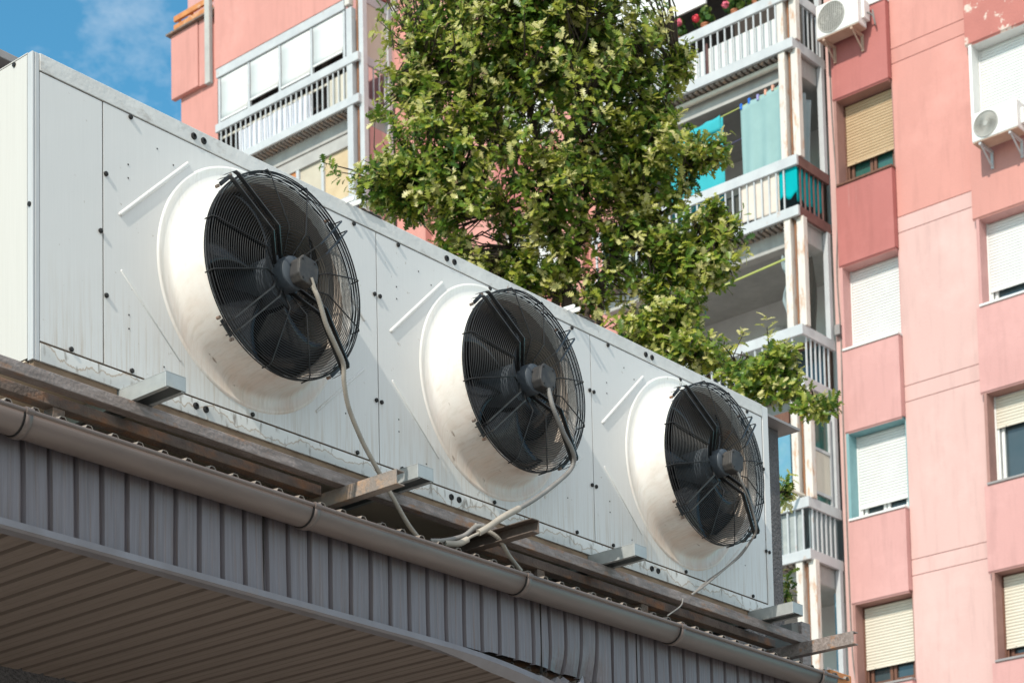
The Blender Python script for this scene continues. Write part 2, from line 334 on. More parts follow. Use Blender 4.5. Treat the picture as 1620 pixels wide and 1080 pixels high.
# fascia: flat pans with narrow recessed dark valleys
m_ = MB(); pr = []
x = GX0
while x < GX1:
    pr += [(x, 0), (x + .008, .022), (x + .022, .022), (x + .030, 0), (x + .072, 0), (x + .075, .002), (x + .085, .002), (x + .088, 0)]; x += P
vs = []
ZS = np.linspace(3.06, 2.655, 15)
def dent(x, z):   # the cladding is buckled near the torn trim
    a = math.exp(-((x - 8.28) / .12) ** 2 - ((z - 2.66) / .10) ** 2) * .045 + math.exp(-((x - 8.5) / .10) ** 2 - ((z - 2.66) / .13) ** 2) * .05
    return a + .0025 * math.sin(x * 5.3) * math.sin(z * 9 + x)
def torn(x):      # lower edge of the sheet, torn up where the trim has come away
    b = max(0, min(1, (x - 7.30) / .22)) * max(0, min(1, (8.62 - x) / .15))
    return 2.655 + b * (.036 + .007 * math.sin(x * 23) + .005 * math.sin(x * 71 + 1) + .012 * math.exp(-((x - 8.33) / .06) ** 2))
for z in ZS:
    for (px, dy) in pr:
        z = max(z, torn(px)); vs.append((px + (.05 * (3.06 - z) if 8.1 < px < 8.7 else 0) * 0.6, FY + dy + dent(px, z), z))
n = len(pr); m_.add(vs, [(i * n + j, i * n + j + 1, (i + 1) * n + j + 1, (i + 1) * n + j) for i in range(len(ZS) - 1) for j in range(n - 1)])
obj('fascia_cladding', m_, 'fascia', shed)
for xs in (6.19, 8.10, 8.905): obj('cladding_seam', MB().box(xs, xs + .004, FY - .004, FY + .01, 2.665, 3.05), 'groove', shed)
# trim along the lower edge; sags and crumples to the right
def sag(x):
    if x < 7.3: return 0
    t = min(1, (x - 7.3) / .75); return -.050 * t * t
m_ = MB(); vs = []; NX = 150
xs = [GX0 + (8.56 - GX0) * i / NX for i in range(NX + 1)]
for i, x in enumerate(xs):
    s = sag(x); cr = max(0, min(1, (x - 8.05) / .25))
    j = lambda k: cr * .045 * (math.sin(x * 61 + k * 2.1) + math.sin(x * 97 + k * 4.3) * .6 + random.uniform(-.5, .5))
    tw = max(0, min(1, (x - 7.2) / .5)) * .03
    for k, (dy, z) in enumerate(((-.004, 2.688), (-.020, 2.684), (-.024 - tw * .3, 2.656), (-.010 + tw * .6, 2.648 - tw), (.05, 2.650))):
        vs.append((x + j(k) * .4, FY + dy + j(k), z + s * (1 if k > 1 else .85) + j(k + 5) * .8))
m_.add(vs, [(i * 5 + k, i * 5 + k + 1, (i + 1) * 5 + k + 1, (i + 1) * 5 + k) for i in range(NX) for k in range(4)])
obj('edge_trim', m_, 'trim', shed, solid=.002, label='bent pale edge trim torn loose and crumpled at one end')
# soffit: ribbed sheet with dark grooves
m_ = MB(); gm = MB(); x = GX0; pr = []
while x < 14:
    pr += [(x, 2.672), (x + .006, 2.694), (x + .026, 2.694), (x + .032, 2.672), (x + .072, 2.672), (x + .075, 2.6735), (x + .079, 2.6735), (x + .082, 2.672)]
    x += P
n = len(pr); m_.add([(a, FY + .03, b) for a, b in pr] + [(a, 8.40, b) for a, b in pr], [(i, i + 1, n + i + 1, n + i) for i in range(n - 1)])
obj('soffit', m_, 'soffit', shed)
x = GX0
while x < 14:
    gm.box(x + .007, x + .025, FY + .03, 8.40, 2.690, 2.6955); x += P
obj('soffit_groove', gm, 'groove', shed)
m_ = MB(); m_.box(-2, 14, 8.38, 8.6, -1.6, 2.74)
obj('wall', m_, 'stucco', shed)
# roof sheet: trapezoid ribs running up the slope
m_ = MB(); pr = []; x = 1.5 - .02
while x < 10.9:
    pr += [(x, 0), (x + .014, .020), (x + .034, .020), (x + .048, 0)]; x += P
n = len(pr); RS = math.tan(R_(5))
for (ya, yb) in ((6.50, 9.6),):
    m_.add([(a, ya, 3.108 + b) for a, b in pr] + [(a, yb, 3.108 + b + (yb - ya) * RS) for a, b in pr], [(i, i + 1, n + i + 1, n + i) for i in range(n - 1)])
obj('roof_sheet', m_, 'roof', shed, solid=.003)
m_ = MB(); m_.box(1.5, 10.72, FY + .10, FY + .13, 2.70, 3.08)
obj('eave_board', m_, 'rustrail', shed)

# gutter
gut = thing('gutter', 'brown half round gutter along the eave of the low building', 'gutter', (6, 6.52, 3.05))
GC = (6.522, 3.072); GR = .072
def gprof(r, lip=True):
    pts = [(GC[0] - r * math.cos(a), GC[1] - r * math.sin(a)) for a in np.linspace(0, math.pi, 17)]
    return pts
m_ = MB(); pr = gprof(GR); n = len(pr)
m_.add([(1.5, y, z) for y, z in pr] + [(10.70, y, z) for y, z in pr], [(i, i + 1, n + i + 1, n + i) for i in range(n - 1)])
obj('gutter_trough', m_, 'gutter', gut, smooth=True, solid=.003)
m_ = MB(); m_.tube([(1.5, GC[0] - GR - .002, GC[1] + .008), (10.70, GC[0] - GR - .002, GC[1] + .008)], .0095, 10)
obj('rolled_lip', m_, 'gutter', gut, smooth=True)
for xb in (4.825, 6.375, 7.835, 9.13, 10.55):
    m_ = MB(); pr = gprof(GR + .006); n = len(pr)
    m_.add([(xb - .016, y, z) for y, z in pr] + [(xb + .016, y, z) for y, z in pr], [(i, i + 1, n + i + 1, n + i) for i in range(n - 1)])
    m_.tube([(xb - .016, GC[0] - GR - .002, GC[1] + .008), (xb + .016, GC[0] - GR - .002, GC[1] + .008)], .013, 10)
    b_ = obj('gutter_joint', m_, 'gutter', gut, smooth=True, solid=.006)
    m_ = MB(); pr = gprof(GR + .0035); n = len(pr)
    m_.add([(xb - .024, y, z) for y, z in pr] + [(xb - .0165, y, z) for y, z in pr], [(i, i + 1, n + i + 1, n + i) for i in range(n - 1)])
    obj('rubber_seal', m_, 'plug', b_, smooth=True, solid=.003)
m_ = MB(); pr = gprof(GR + .002); m_.prism(pr, 'x', 10.700, 10.704)
obj('end_cap', m_, 'gutter', gut)
m_ = MB(); m_.box(10.74, 10.98, 6.52, 6.56, 2.6, 3.15)
tag(obj('rusty_plate', m_, 'orange', loc=(10.86, 6.54, 2.6), bevel=.004), 'orange rusted plate just past the gutter end', 'plate')

# ------------------------------------------------------------------ the condenser
Y0 = 6.688; X0, X1 = 5.022, 10.410; ZB, ZT = 3.418, 4.717; YB = 7.92
SE = [5.383, 7.032, 8.687, 10.340]; PZ0, PZ1 = 3.503, 4.640; CZ = 4.085
ac = thing('condenser_unit', 'long white rooftop condenser with three big black fans in its side', 'condenser', (7.7, 7.3, ZB))
g_ = .003
m_ = MB(); m_.box(X0 + .004, X1 - .004, Y0 + .40, YB, ZB + .006, ZT - .004)
m_.box(X0 + .004, X1 - .004, Y0 + .012, Y0 + .40, ZB + .006, ZB + .03); m_.box(X0 + .004, X1 - .004, Y0 + .012, Y0 + .40, ZT - .03, ZT - .004)
m_.box(X0 + .004, X0 + .03, Y0 + .012, Y0 + .40, ZB + .03, ZT - .03); m_.box(X1 - .03, X1 - .004, Y0 + .012, Y0 + .40, ZB + .03, ZT - .03)
obj('casing', m_, 'dark', ac)
m_ = MB(); m_.box(X0, X0 + .004, Y0 + .036, YB, ZB + .012, ZT - .006)
obj('end_panel', m_, 'endpanel', ac)
m_ = MB(); m_.box(X1 - .004, X1 + .001, Y0 + .036, YB, ZB, ZT - .004); obj('end_panel', m_, 'endpanel', ac)
m_ = MB(); m_.box(X0 - .002, X1, Y0 + .03, YB, ZT - .004, ZT); obj('top_panel', m_, 'endpanel', ac)
m_ = MB(); m_.box(X0, X1, Y0 + .05, YB, ZB - .0, ZB + .006); obj('base_panel', m_, 'under', ac)
m_ = MB(); m_.box(X0, X0 + .012, Y0, Y0 + .034, ZB, ZT - .001); m_.box(X0 + .014, X0 + .034, Y0 - .001, Y0 + .03, ZB, ZT - .001)
obj('corner_post', m_, 'post', ac, bevel=.002)
m_ = MB(); m_.box(SE[3] + .008, X1, Y0 - .001, Y0 + .034, ZB, ZT - .001); obj('corner_post', m_, 'panel', ac, bevel=.003)
m_ = MB(); m_.box(X0 + .036, SE[3] + .006, Y0 - .003, Y0 + .03, PZ1 + .005, ZT + .002); obj('top_rail', m_, 'toprail', ac, bevel=.003)
# bottom rail with flaking paint
br = bpy.data.materials.new('flaking_white_rail'); br.use_nodes = True
t = br.node_tree; b = t.nodes['Principled BSDF']; N = t.nodes.new; L = t.links.new
tcn = N('ShaderNodeTexCoord'); sp = N('ShaderNodeSeparateXYZ'); L(tcn.outputs['Object'], sp.inputs[0])
mpn = N('ShaderNodeMapping'); mpn.inputs['Scale'].default_value = (1, 1, .4); L(tcn.outputs['Object'], mpn.inputs[0])
nn = N('ShaderNodeTexNoise'); nn.inputs['Scale'].default_value = 3.6; nn.inputs['Detail'].default_value = 8; nn.inputs['Roughness'].default_value = .6; L(mpn.outputs[0], nn.inputs['Vector'])
ma = N('ShaderNodeMath'); ma.operation = 'MULTIPLY_ADD'; ma.inputs[1].default_value = .30; L(nn.outputs['Fac'], ma.inputs[0])
mb_ = N('ShaderNodeMath'); mb_.operation = 'SUBTRACT'; L(ma.outputs[0], mb_.inputs[0]); L(sp.outputs['Z'], mb_.inputs[1])
ma.inputs[2].default_value = -.112
cr = N('ShaderNodeValToRGB'); e = cr.color_ramp.elements; cr.color_ramp.interpolation = 'LINEAR'
e[0].position = .0; e[0].color = (.69, .69, .68, 1); e[1].position = 1; e[1].color = (.54, .54, .53, 1)
for ps, c in ((.42, (.66, .65, .63, 1)), (.44, (.46, .38, .31, 1)), (.465, (.42, .34, .27, 1)), (.51, (.58, .57, .55, 1)), (.75, (.52, .52, .51, 1))):
    q = e.new(ps); q.color = c
mr = N('ShaderNodeMapRange'); mr.inputs['From Min'].default_value = -.05; mr.inputs['From Max'].default_value = .06; L(mb_.outputs[0], mr.inputs[0]); L(mr.outputs[0], cr.inputs[0])
n2 = N('ShaderNodeTexNoise'); n2.inputs['Scale'].default_value = 34; n2.inputs['Detail'].default_value = 6; mp3 = N('ShaderNodeMapping'); mp3.inputs['Scale'].default_value = (1, 1, .35); L(tcn.outputs['Object'], mp3.inputs[0]); L(mp3.outputs[0], n2.inputs['Vector'])
mr2 = N('ShaderNodeMapRange'); mr2.inputs['From Min'].default_value = .56; mr2.inputs['From Max'].default_value = .70; L(n2.outputs['Fac'], mr2.inputs[0])
mxx = N('ShaderNodeMix'); mxx.data_type = 'RGBA'; mxx.inputs[7].default_value = (.28, .25, .22, 1); L(mr2.outputs[0], mxx.inputs[0]); L(cr.outputs[0], mxx.inputs[6]); L(mxx.outputs[2], b.inputs['Base Color'])
b.inputs['Roughness'].default_value = .5
m_ = MB(); m_.box(X0 + .036, SE[3] + .006, Y0 - .002, Y0 + .03, ZB, PZ0 - .008); obj('bottom_rail', m_, br, ac, bevel=.002, label='bottom rail with flaking white paint')
m_ = MB(); m_.box(X0 + .036, SE[3] + .006, Y0 + .0035, Y0 + .03, PZ0 - .008, PZ0 + .001); m_.box(X0 + .036, SE[3] + .006, Y0 + .0035, Y0 + .03, PZ1, PZ1 + .0055)
obj('seam_strip', m_, 'edge', ac)
for a_, b2 in ((X0 + .012, 5.46), (5.578, 6.971), (7.089, 8.63), (8.748, 10.139), (10.257, X1 - .01)):
    obj('bottom_lip', MB().box(a_, b2, Y0 + .010, Y0 + .04, ZB - .036, ZB - .0006), 'lip', ac)
m_ = MB()
for s in SE: m_.box(s - .003, s + .003, Y0 + .006, Y0 + .03, PZ0, PZ1)
obj('seam_gap', m_, 'edge', ac)
m_ = MB(); m_.box(X0 + .037, SE[0] - g_, Y0, Y0 + .02, PZ0 + .001, PZ1); obj('access_panel', m_, 'panel', ac, bevel=.002)

def bead(mb, a, b_, r=.0095, h=.009):
    a, b_ = Vector((a[0], 0, a[1])), Vector((b_[0], 0, b_[1])); d = (b_ - a).normalized(); nrm = Vector((-d.z, 0, d.x)); K = 8
    vs = []
    for p in (a - d * r * .6, a, b_, b_ + d * r * .6):
        e = 0.15 if p is not a and p is not b_ else 1
        for j in range(K + 1):
            an = math.pi * j / K; q = p + nrm * (r * math.cos(an) * (1 if e == 1 else .5)); vs.append((q.x, Y0 - h * math.sin(an) * e, q.z))
    mb.add(vs, [(i * (K + 1) + j, i * (K + 1) + j + 1, (i + 1) * (K + 1) + j + 1, (i + 1) * (K + 1) + j) for i in range(3) for j in range(K)])

RH = .505
for k in range(3):
    xa, xb = SE[k] + g_, SE[k + 1] - g_; cx = (SE[k] + SE[k + 1]) / 2
    m_ = MB(); Nn = 128; vs = []
    angs = [2 * math.pi * i / Nn for i in range(Nn)]
    cs = [math.atan2(z - CZ, x - cx) % (2 * math.pi) for x in (xa, xb) for z in (PZ0 + .001, PZ1)]
    angs = sorted(angs + cs); Nn = len(angs)
    for a in angs:
        c, s = math.cos(a), math.sin(a); tt = []
        if abs(c) > 1e-9: tt.append(((xb if c > 0 else xa) - cx) / c)
        if abs(s) > 1e-9: tt.append(((PZ1 if s > 0 else PZ0 + .001) - CZ) / s)
        tm = min(v for v in tt if v > 0); vs += [(cx + RH * c, Y0, CZ + RH * s), (cx + tm * c, Y0, CZ + tm * s), (cx + tm * c, Y0 + .02, CZ + tm * s)]
    m_.add(vs, [f for i in range(Nn) for f in ((i * 3, i * 3 + 1, ((i + 1) % Nn) * 3 + 1, ((i + 1) % Nn) * 3), (i * 3 + 1, i * 3 + 2, ((i + 1) % Nn) * 3 + 2, ((i + 1) % Nn) * 3 + 1))])
    pn = obj('front_panel', m_, 'panel', ac)
    m_ = MB()
    for sx in (-1, 1):
        for a_, b2, rr_, hh_ in (((cx + sx * .357, CZ + .458), (cx + sx * .735, CZ + .093), .0095, .009), ((cx + sx * .728, CZ - .149), (cx + sx * .408, CZ - .445), .007, .005)):
            m_ = MB(); bead(m_, a_, b2, rr_, hh_); obj('pressed_bead', m_, 'panel', pn, smooth=True)

# fan: built once, copied
prof = [(.548, .0), (.542, .0045), (.537, .006), (.532, .0045), (.525, .0008), (.508, .0010), (.492, .0018), (.479, .005), (.4695, .013), (.463, .027), (.4585, .05), (.4545, .09), (.449, .15), (.4475, .176), (.4465, .186), (.4435, .1905), (.439, .1895), (.434, .182), (.426, .15)]
def PT(c, r, a, d): return (c[0] + r * math.cos(a), c[1] - d, c[2] + r * math.sin(a))
def dome(r):
    if r > .44: return .205
    if r > .19: return .242 + (.44 - r) / .25 * .052
    return .294 - (.19 - r) / .11 * .075
def make_fan(c):
    f = bpy.data.objects.new('fan', None); col.objects.link(f); f.parent = ac; f.location = Vector(c) - ac.location
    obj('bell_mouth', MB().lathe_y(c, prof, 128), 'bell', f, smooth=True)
    obj('throat', MB().lathe_y(c, [(.4265, .151), (.418, .11), (.414, .04), (.414, -.09), (.45, -.2)], 96), 'throat', f, smooth=True)
    # flange of the guard on the ring
    m_ = MB()
    for r, d in ((.448, .192), (.4515, .207), (.4525, .222), (.4495, .238)):
        m_.tube([PT(c, r, 2 * math.pi * i / 96, d) for i in range(96)], .0029, 6, closed=True)
    r = .4395
    while r > .088:
        m_.tube([PT(c, r, 2 * math.pi * i / 84, dome(r)) for i in range(84)], .00165, 5, closed=True); r -= .0107
    obj('guard_ring', m_, 'black', f, smooth=True)
    for k in range(4):
        for s in (-1, 1):
            a = R_(90 * k + 15 * s)
            pth = [PT(c, .458, a, .190), PT(c, .457, a, .238), PT(c, .440, a, .250), PT(c, .19, a, .300), PT(c, .075, a, .222)]
            obj('guard_spoke', MB().tube(pth, .0032, 6), 'black', f, smooth=True)
    for k in range(4):
        a = R_(45 + 90 * k); heavy = k in (1, 3)
        er = Vector((math.cos(a), 0, math.sin(a))); en = Vector((-math.sin(a), 0, math.cos(a))); ed = Vector((0, -1, 0)); C = Vector(c)
        m_ = MB()
        for s in (-1, 1):
            th, wd = (.0065, .021) if heavy else (.0055, .010)
            pth = [(.484, .196), (.478, .258), (.462, .268), (.200, .318), (.070, .235)]
            vs = []
            for r, d in pth:
                p = C + er * r + ed * d + en * (s * .024)
                for (u, v) in ((-th, 0), (th, 0), (th, -wd), (-th, -wd)): vs.append(p + en * u * .5 + ed * v)
            n = len(pth)
            m_.add(vs, [(i * 4 + j, i * 4 + (j + 1) % 4, (i + 1) * 4 + (j + 1) % 4, (i + 1) * 4 + j) for i in range(n - 1) for j in range(4)] + [(0, 1, 2, 3), tuple((n - 1) * 4 + j for j in range(4))])
        # mounting foot on the ring
        for s in (-1, 1):
            p = C + er * .462 + ed * .185 + en * (s * .040); pass
        q = C + er * .466 + ed * .192; vs = [q + en * u + er * v + ed * w_ for u in (-.040, .040) for v in (-.009, .009) for w_ in (0, .005)]
        m_.add(vs, [(0, 1, 3, 2), (4, 6, 7, 5), (0, 4, 5, 1), (2, 3, 7, 6), (0, 2, 6, 4), (1, 5, 7, 3)])
        sa = obj('support_arm', m_, 'arm', f)
        for s in (-1, 1):
            p = C + er * .466 + ed * .178 + en * (s * .052); m_ = MB(); m_.tube([p, p + ed * .018], .0075, 8); obj('rusty_bolt', m_, 'rustrail', sa)
    m_ = MB(); m_.lathe_y(c, [(.001, .285), (.060, .285), (.072, .279), (.076, .268), (.076, .20), (.10, .195), (.105, .15), (.105, .0), (.001, -.02)], 40)
    obj('motor', m_, 'motorblue', f, smooth=True)
    m_ = MB(); bx, bz = c[0] + .018, c[2] - .008
    oc = [(u * .80, v * .86) for u, v in [(-.068, -.036), (-.040, -.068), (.040, -.068), (.068, -.036), (.068, .040), (.046, .066), (-.046, .066), (-.068, .040)]]
    ro = lambda p: (bx + p[0] * math.cos(-.12) - p[1] * math.sin(-.12), bz + p[0] * math.sin(-.12) + p[1] * math.cos(-.12))
    oc = [ro(p) for p in oc]; m_.prism(oc, 'y', c[1] - .338, c[1] - .284)
    m_.prism([(bx + (p[0] - bx) * 1.06, bz + (p[1] - bz) * 1.06) for p in oc], 'y', c[1] - .350, c[1] - .336)
    tb = obj('terminal_box', m_, 'motor', f, bevel=.006)
    m_ = MB()
    for (u, v) in ((-.036, .042), (.036, .042), (-.036, -.042), (.036, -.042)): m_.tube([(bx + u, c[1] - .348, bz + v), (bx + u, c[1] - .353, bz + v)], .005, 8)
    obj('screw', m_, 'plug', tb)
    m_ = MB(); m_.lathe_y(c, [(.04, .0), (.10, -.0), (.125, -.03), (.125, -.10), (.001, -.11)], 32); obj('fan_hub', m_, 'blade', f, smooth=True)
    for k in range(5):
        def fn(u, v, k=k):
            r = .10 + .305 * u; a = 2 * math.pi * k / 5 + .55 * u * u + (v - .5) * (.95 - .30 * u)
            d = .055 + (v - .5) * (.15 - .05 * u) + .02 * math.sin(math.pi * v)
            return PT(c, r, a, d)
        obj('fan_blade', MB().grid(fn, 10, 8), 'blade', f, smooth=True, solid=.005)
    return f
fans = []
for k in range(3):
    c = ((SE[k] + SE[k + 1]) / 2 + .012, Y0, CZ)
    if k == 0: fans.append(make_fan(c))
    else:
        f = dup(fans[0], ac, Vector(c) - ac.location)
        for ch in list(fans[0].children):
            q = dup(ch, f)
            if ch.name.startswith('fan_blade'): q.rotation_euler.y = .5 * k
            if ch.name.startswith(('bell_mouth',)): pass
            for g2 in ch.children: dup(g2, q)
        fans.append(f)

# screws / rubber plugs
def cap(x, z, r, d=.008, hole=False):
    m_ = MB(); pr_ = [(r * 1.0, -.001), (r * .95, d * .7), (r * .6, d)] + ([(r * .45, d), (r * .4, d * .3), (.0005, d * .3)] if hole else [(.0005, d)])
    return m_.lathe_y((x, Y0 - .003, z), pr_, 14)
plug0 = screw0 = None
for (x, z, kind) in [(s + o_, z_, 0) for s in SE[1:3] for o_ in (-.018, .018) for z_ in (4.328, 3.806)] + [(5.396, 4.328, 0), (5.367, 4.07, 0), (5.396, 3.80, 0), (10.338, 4.32, 0), (10.337, 3.82, 0), (10.372, 3.82, 0)] + \
        [(x, z_, 0) for z_ in (4.629, 3.515) for x in (5.53, 6.215, 6.879, 7.184, 7.862, 8.528, 8.841, 9.51, 10.182)] + [(5.213, 3.513, 0)] + \
        [(x, z_, 1) for z_ in (4.679, 3.462) for x in (5.883, 5.940, 7.535, 7.592, 9.185, 9.243)]:
    if kind:
        if plug0 is None: plug0 = obj('rubber_plug', cap(0, 0, .0155, .008, True), 'plug', loc=(0, 0, 0)); p_ = plug0
        else: p_ = dup(plug0)
    else:
        if screw0 is None: screw0 = obj('screw_cap', cap(0, 0, .0105), 'plug', loc=(0, 0, 0)); p_ = screw0
        else: p_ = dup(screw0)
    p_.parent = ac; p_.location = Vector((x, 0, z)) - ac.location
m_ = MB()
for k in range(3):
    cx = (SE[k] + SE[k + 1]) / 2
    for (u, v) in ((-.69, .33), (-.69, .27), (-.69, -.39), (-.69, -.33), (-.44, .42), (-.53, .46), (.60, -.4), (-.5, -.5), (.63, .1)):
        m_.lathe_y((cx + u, Y0 - .001, CZ + v), [(.004, 0), (.0035, .001), (.0005, .001)], 8)
obj('rivet', m_, 'plug', ac)
for (y_, z_) in ((6.808, 4.70), (6.706, 4.07), (7.3, 4.70)):
    m_ = MB(); m_.tube([(X0 - .006, y_, z_), (X0 + .002, y_, z_)], .010, 10); obj('screw_cap', m_, 'plug', ac)
# lifting lugs on the top edge
def lug(x):
    m_ = MB(); K = 10
    for s in (0, .045):
        xx = x + s
        o_ = [(Y0 + .02, ZT - .002), (Y0 + .02, ZT + .022)] + [(Y0 - .046 - .011 * math.sin(math.pi * j / K), ZT + .006 + .012 * math.cos(math.pi * j / K)) for j in range(K + 1)]
        m_.prism(o_, 'x', xx, xx + .004)
    m_.box(x - .02, x + .07, Y0 + .001, Y0 + .12, ZT + .0025, ZT + .006)
    return m_
for x in (6.83, 8.49): obj('lifting_lug', lug(x), 'toprail', ac)
for x in (6.93, 8.59):
    m_ = MB(); m_.grid(lambda u, v, x=x: (x + .14 * u, Y0 - .012 + .04 * v, ZT + .006 + .012 * math.sin(u * 3) * v + .004 * math.sin(u * 17)), 8, 3)
    obj('bent_flashing', m_, 'rustchan', ac, solid=.002, label='bent rusty scrap of flashing on the top edge')

# ------------------------------------------------------------------ supports
def rail(name, label, x0, x1, y0, y1, z0, z1, m, cat='steel rail', grp=None, bev=.004):
    mb = MB().box(x0, x1, y0, y1, z0, z1); o = obj(name, mb, m, loc=((x0 + x1) / 2, (y0 + y1) / 2, z0), bevel=bev); return tag(o, label, cat, grp)
rail('steel_rail', 'long brown box rail under the front edge of the white condenser', 1.5, 10.632, 6.598, 6.658, 3.292, 3.345, 'railsteel')
rail('steel_rail', 'rusty lower rail left of the rust blotched channel', 1.5, 6.70, 6.745, 6.808, 3.278, 3.326, 'rustrail', grp='rusty lower rails')
rail('steel_rail', 'rusty lower rail running right from the dark open channel', 7.69, 10.50, 6.745, 6.808, 3.278, 3.326, 'rustrail', grp='rusty lower rails')
rail('steel_rail', 'dark rail far under the back of the condenser', 1.5, 10.5, 7.55, 7.61, 3.325, 3.36, 'rustrail', grp='rusty lower rails')
def chan_down(xc):      # galvanised channel, open side down, closed tip
    m_ = MB(); x0, x1 = xc - .054, xc + .054; ya, yb = 6.392, 7.85; t_ = .004
    zt, zb = 3.4165, 3.349
    m_.box(x0, x1, ya, yb, zt - t_, zt); m_.box(x0, x0 + t_, ya, yb, zb, zt - t_ - .0002); m_.box(x1 - t_, x1, ya, yb, zb, zt - t_ - .0002)
    m_.box(x0 + t_, x1 - t_, ya, ya + t_, zb + .004, zt - t_ - .0002)
    m_.box(x0 + t_ + .0002, x0 + .022, ya + .005, yb, zb, zb + t_); m_.box(x1 - .022, x1 - t_ - .0002, ya + .005, yb, zb, zb + t_)
    return m_
CL = ['galvanised channel poking out below the first fan', 'galvanised channel behind the rust blotched channel', 'galvanised channel poking out below and left of the last fan', 'galvanised channel at the far end of the condenser']
ch0 = None
for k, xc in enumerate((5.519, 7.030, 8.689, 10.198)):
    if ch0 is None: o = ch0 = obj('mounting_channel', chan_down(xc), 'galv', loc=(xc, 6.9, 3.36), bevel=.0012)
    else:
        o = dup(ch0); o.location = (xc, 6.9, 3.36)
    tag(o, CL[k], 'channel', 'galvanised channels under the condenser')
def chan_side(x, side, ya=6.275, yb=7.6, z0=3.223, z1=3.2915):
    m_ = MB(); t_ = .006; w_ = .048
    m_.box(x, x + t_, ya, yb, z0, z1)
    a, b_ = (x + t_ + .0001, x + t_ + w_) if side > 0 else (x - w_, x - .0001)
    m_.box(a, b_, ya, yb, z0, z0 + t_); m_.box(a, b_, ya, yb, z1 - t_, z1); return m_
tag(obj('steel_channel', chan_side(6.705, 1), 'rustchan', loc=(6.72, 6.9, 3.24), bevel=.0015), 'rust blotched channel poking over the gutter in front of a galvanised one', 'channel', 'rusty channels under the rails')
tag(obj('steel_channel', chan_side(7.705, -1), 'darkchan', loc=(7.69, 6.9, 3.24), bevel=.0015), 'dark open channel poking out beside the grey cable sheath', 'channel', 'rusty channels under the rails')
tag(obj('steel_channel', chan_side(10.545, 1, 6.24, 7.4, 3.215, 3.2915), 'railsteel', loc=(10.56, 6.9, 3.22), bevel=.0015), 'brown channel at the far end sticking out past the long rail', 'channel', 'rusty channels under the rails')
for (xx, yy) in ((6.73, 6.80), (6.73, 7.5), (7.68, 7.5), (10.56, 6.75), (10.56, 7.3), (5.2, 6.78), (9.2, 6.78), (8.3, 6.78)):
    zz = 3.138 + (yy - 6.5) * RS; zt = 3.2215 if xx not in (10.56,) else 3.2135
    if xx in (5.2, 9.2, 8.3): zt = 3.2765
    m_ = MB(); m_.box(xx - .03, xx + .03, yy - .03, yy + .03, zz, zt)
    tag(obj('packing_block', m_, 'rustrail', loc=(xx, yy, zz)), 'small dark packing block between the roof and the steel', 'block', 'packing blocks')

# ------------------------------------------------------------------ cables
def cable(name, label, mb, m, loc, grp=None): return tag(obj(name, mb, m, loc=loc, smooth=True), label, 'cable', grp)
c1 = [(6.262, 6.345, 4.02), (6.29, 6.335, 3.965), (6.352, 6.35, 3.869), (6.436, 6.37, 3.793), (6.495, 6.39, 3.744), (6.523, 6.415, 3.677), (6.587, 6.45, 3.586), (6.697, 6.48, 3.476), (6.798, 6.5, 3.395), (6.862, 6.51, 3.342), (6.955, 6.52, 3.259), (7.061, 6.54, 3.183), (7.155, 6.56, 3.140)]
c1o = cable('cable_conduit', 'beige ribbed conduit hanging from the first fan down to the roof edge', corrugated(c1, .0118), 'conduit', (6.5, 6.4, 3.7))
m_ = MB(); m_.tube([(6.245, 6.33, 4.045), (6.285, 6.335, 3.972)], .006, 8); obj('inner_cable', m_, 'conduit', c1o, smooth=True)
c2 = [(7.893, 6.345, 4.02), (7.915, 6.335, 3.927), (8.007, 6.35, 3.834), (8.1, 6.37, 3.775), (8.144, 6.39, 3.733), (8.125, 6.41, 3.673), (8.006, 6.42, 3.572), (7.853, 6.42, 3.463), (7.72, 6.42, 3.38)]
c2o = cable('cable_conduit', 'ribbed conduit hanging from the middle fan into a pale sheath', corrugated(c2, .0125), 'greycable', (8.0, 6.4, 3.7))
m_ = MB(); m_.tube(spline([(7.735, 6.42, 3.39), (7.62, 6.43, 3.32), (7.533, 6.45, 3.254), (7.474, 6.46, 3.216)], 6), .016, 12); obj('pale_sheath', m_, 'conduit', c2o, smooth=True)
m_ = MB(); m_.tube(spline([(7.474, 6.46, 3.214), (7.43, 6.47, 3.189), (7.40, 6.485, 3.165)], 6), .007, 8); obj('inner_cable', m_, 'conduit', c2o, smooth=True)
m_ = MB(); m_.tube(spline([(7.415, 6.478, 3.175), (7.37, 6.50, 3.148), (7.312, 6.53, 3.142)], 6), .0155, 12); obj('pale_sheath', m_, 'conduit', c2o, smooth=True)
cable('cable_conduit', 'grey ribbed conduit curling back from the pale sheath on the roof edge', corrugated([(7.526, 6.47, 3.262), (7.477, 6.48, 3.252), (7.418, 6.505, 3.199), (7.314, 6.535, 3.159), (7.25, 6.57, 3.150)], .0125), 'greycable', (7.4, 6.5, 3.15))
c3 = [(9.55, 6.345, 4.02), (9.60, 6.345, 3.955), (9.713, 6.37, 3.871), (9.788, 6.39, 3.766), (9.819, 6.44, 3.72), (9.763, 6.5, 3.618), (9.625, 6.53, 3.503), (9.49, 6.56, 3.397), (9.435, 6.6, 3.350)]
cable('fan_cable', 'thin grey cable leaving the last fan and slanting down to the rail', MB().tube(spline(c3, 8), .0065, 8), 'greycable', (9.7, 6.4, 3.8), 'cables of the last fan')
cable('fan_cable', 'second thin cable looping below the last fan to the rail', MB().tube(spline([(9.805, 6.41, 3.735), (9.819, 6.52, 3.642), (9.702, 6.56, 3.544), (9.568, 6.6, 3.444), (9.476, 6.62, 3.362)], 8), .0055, 8), 'greycable', (9.7, 6.5, 3.6), 'cables of the last fan')
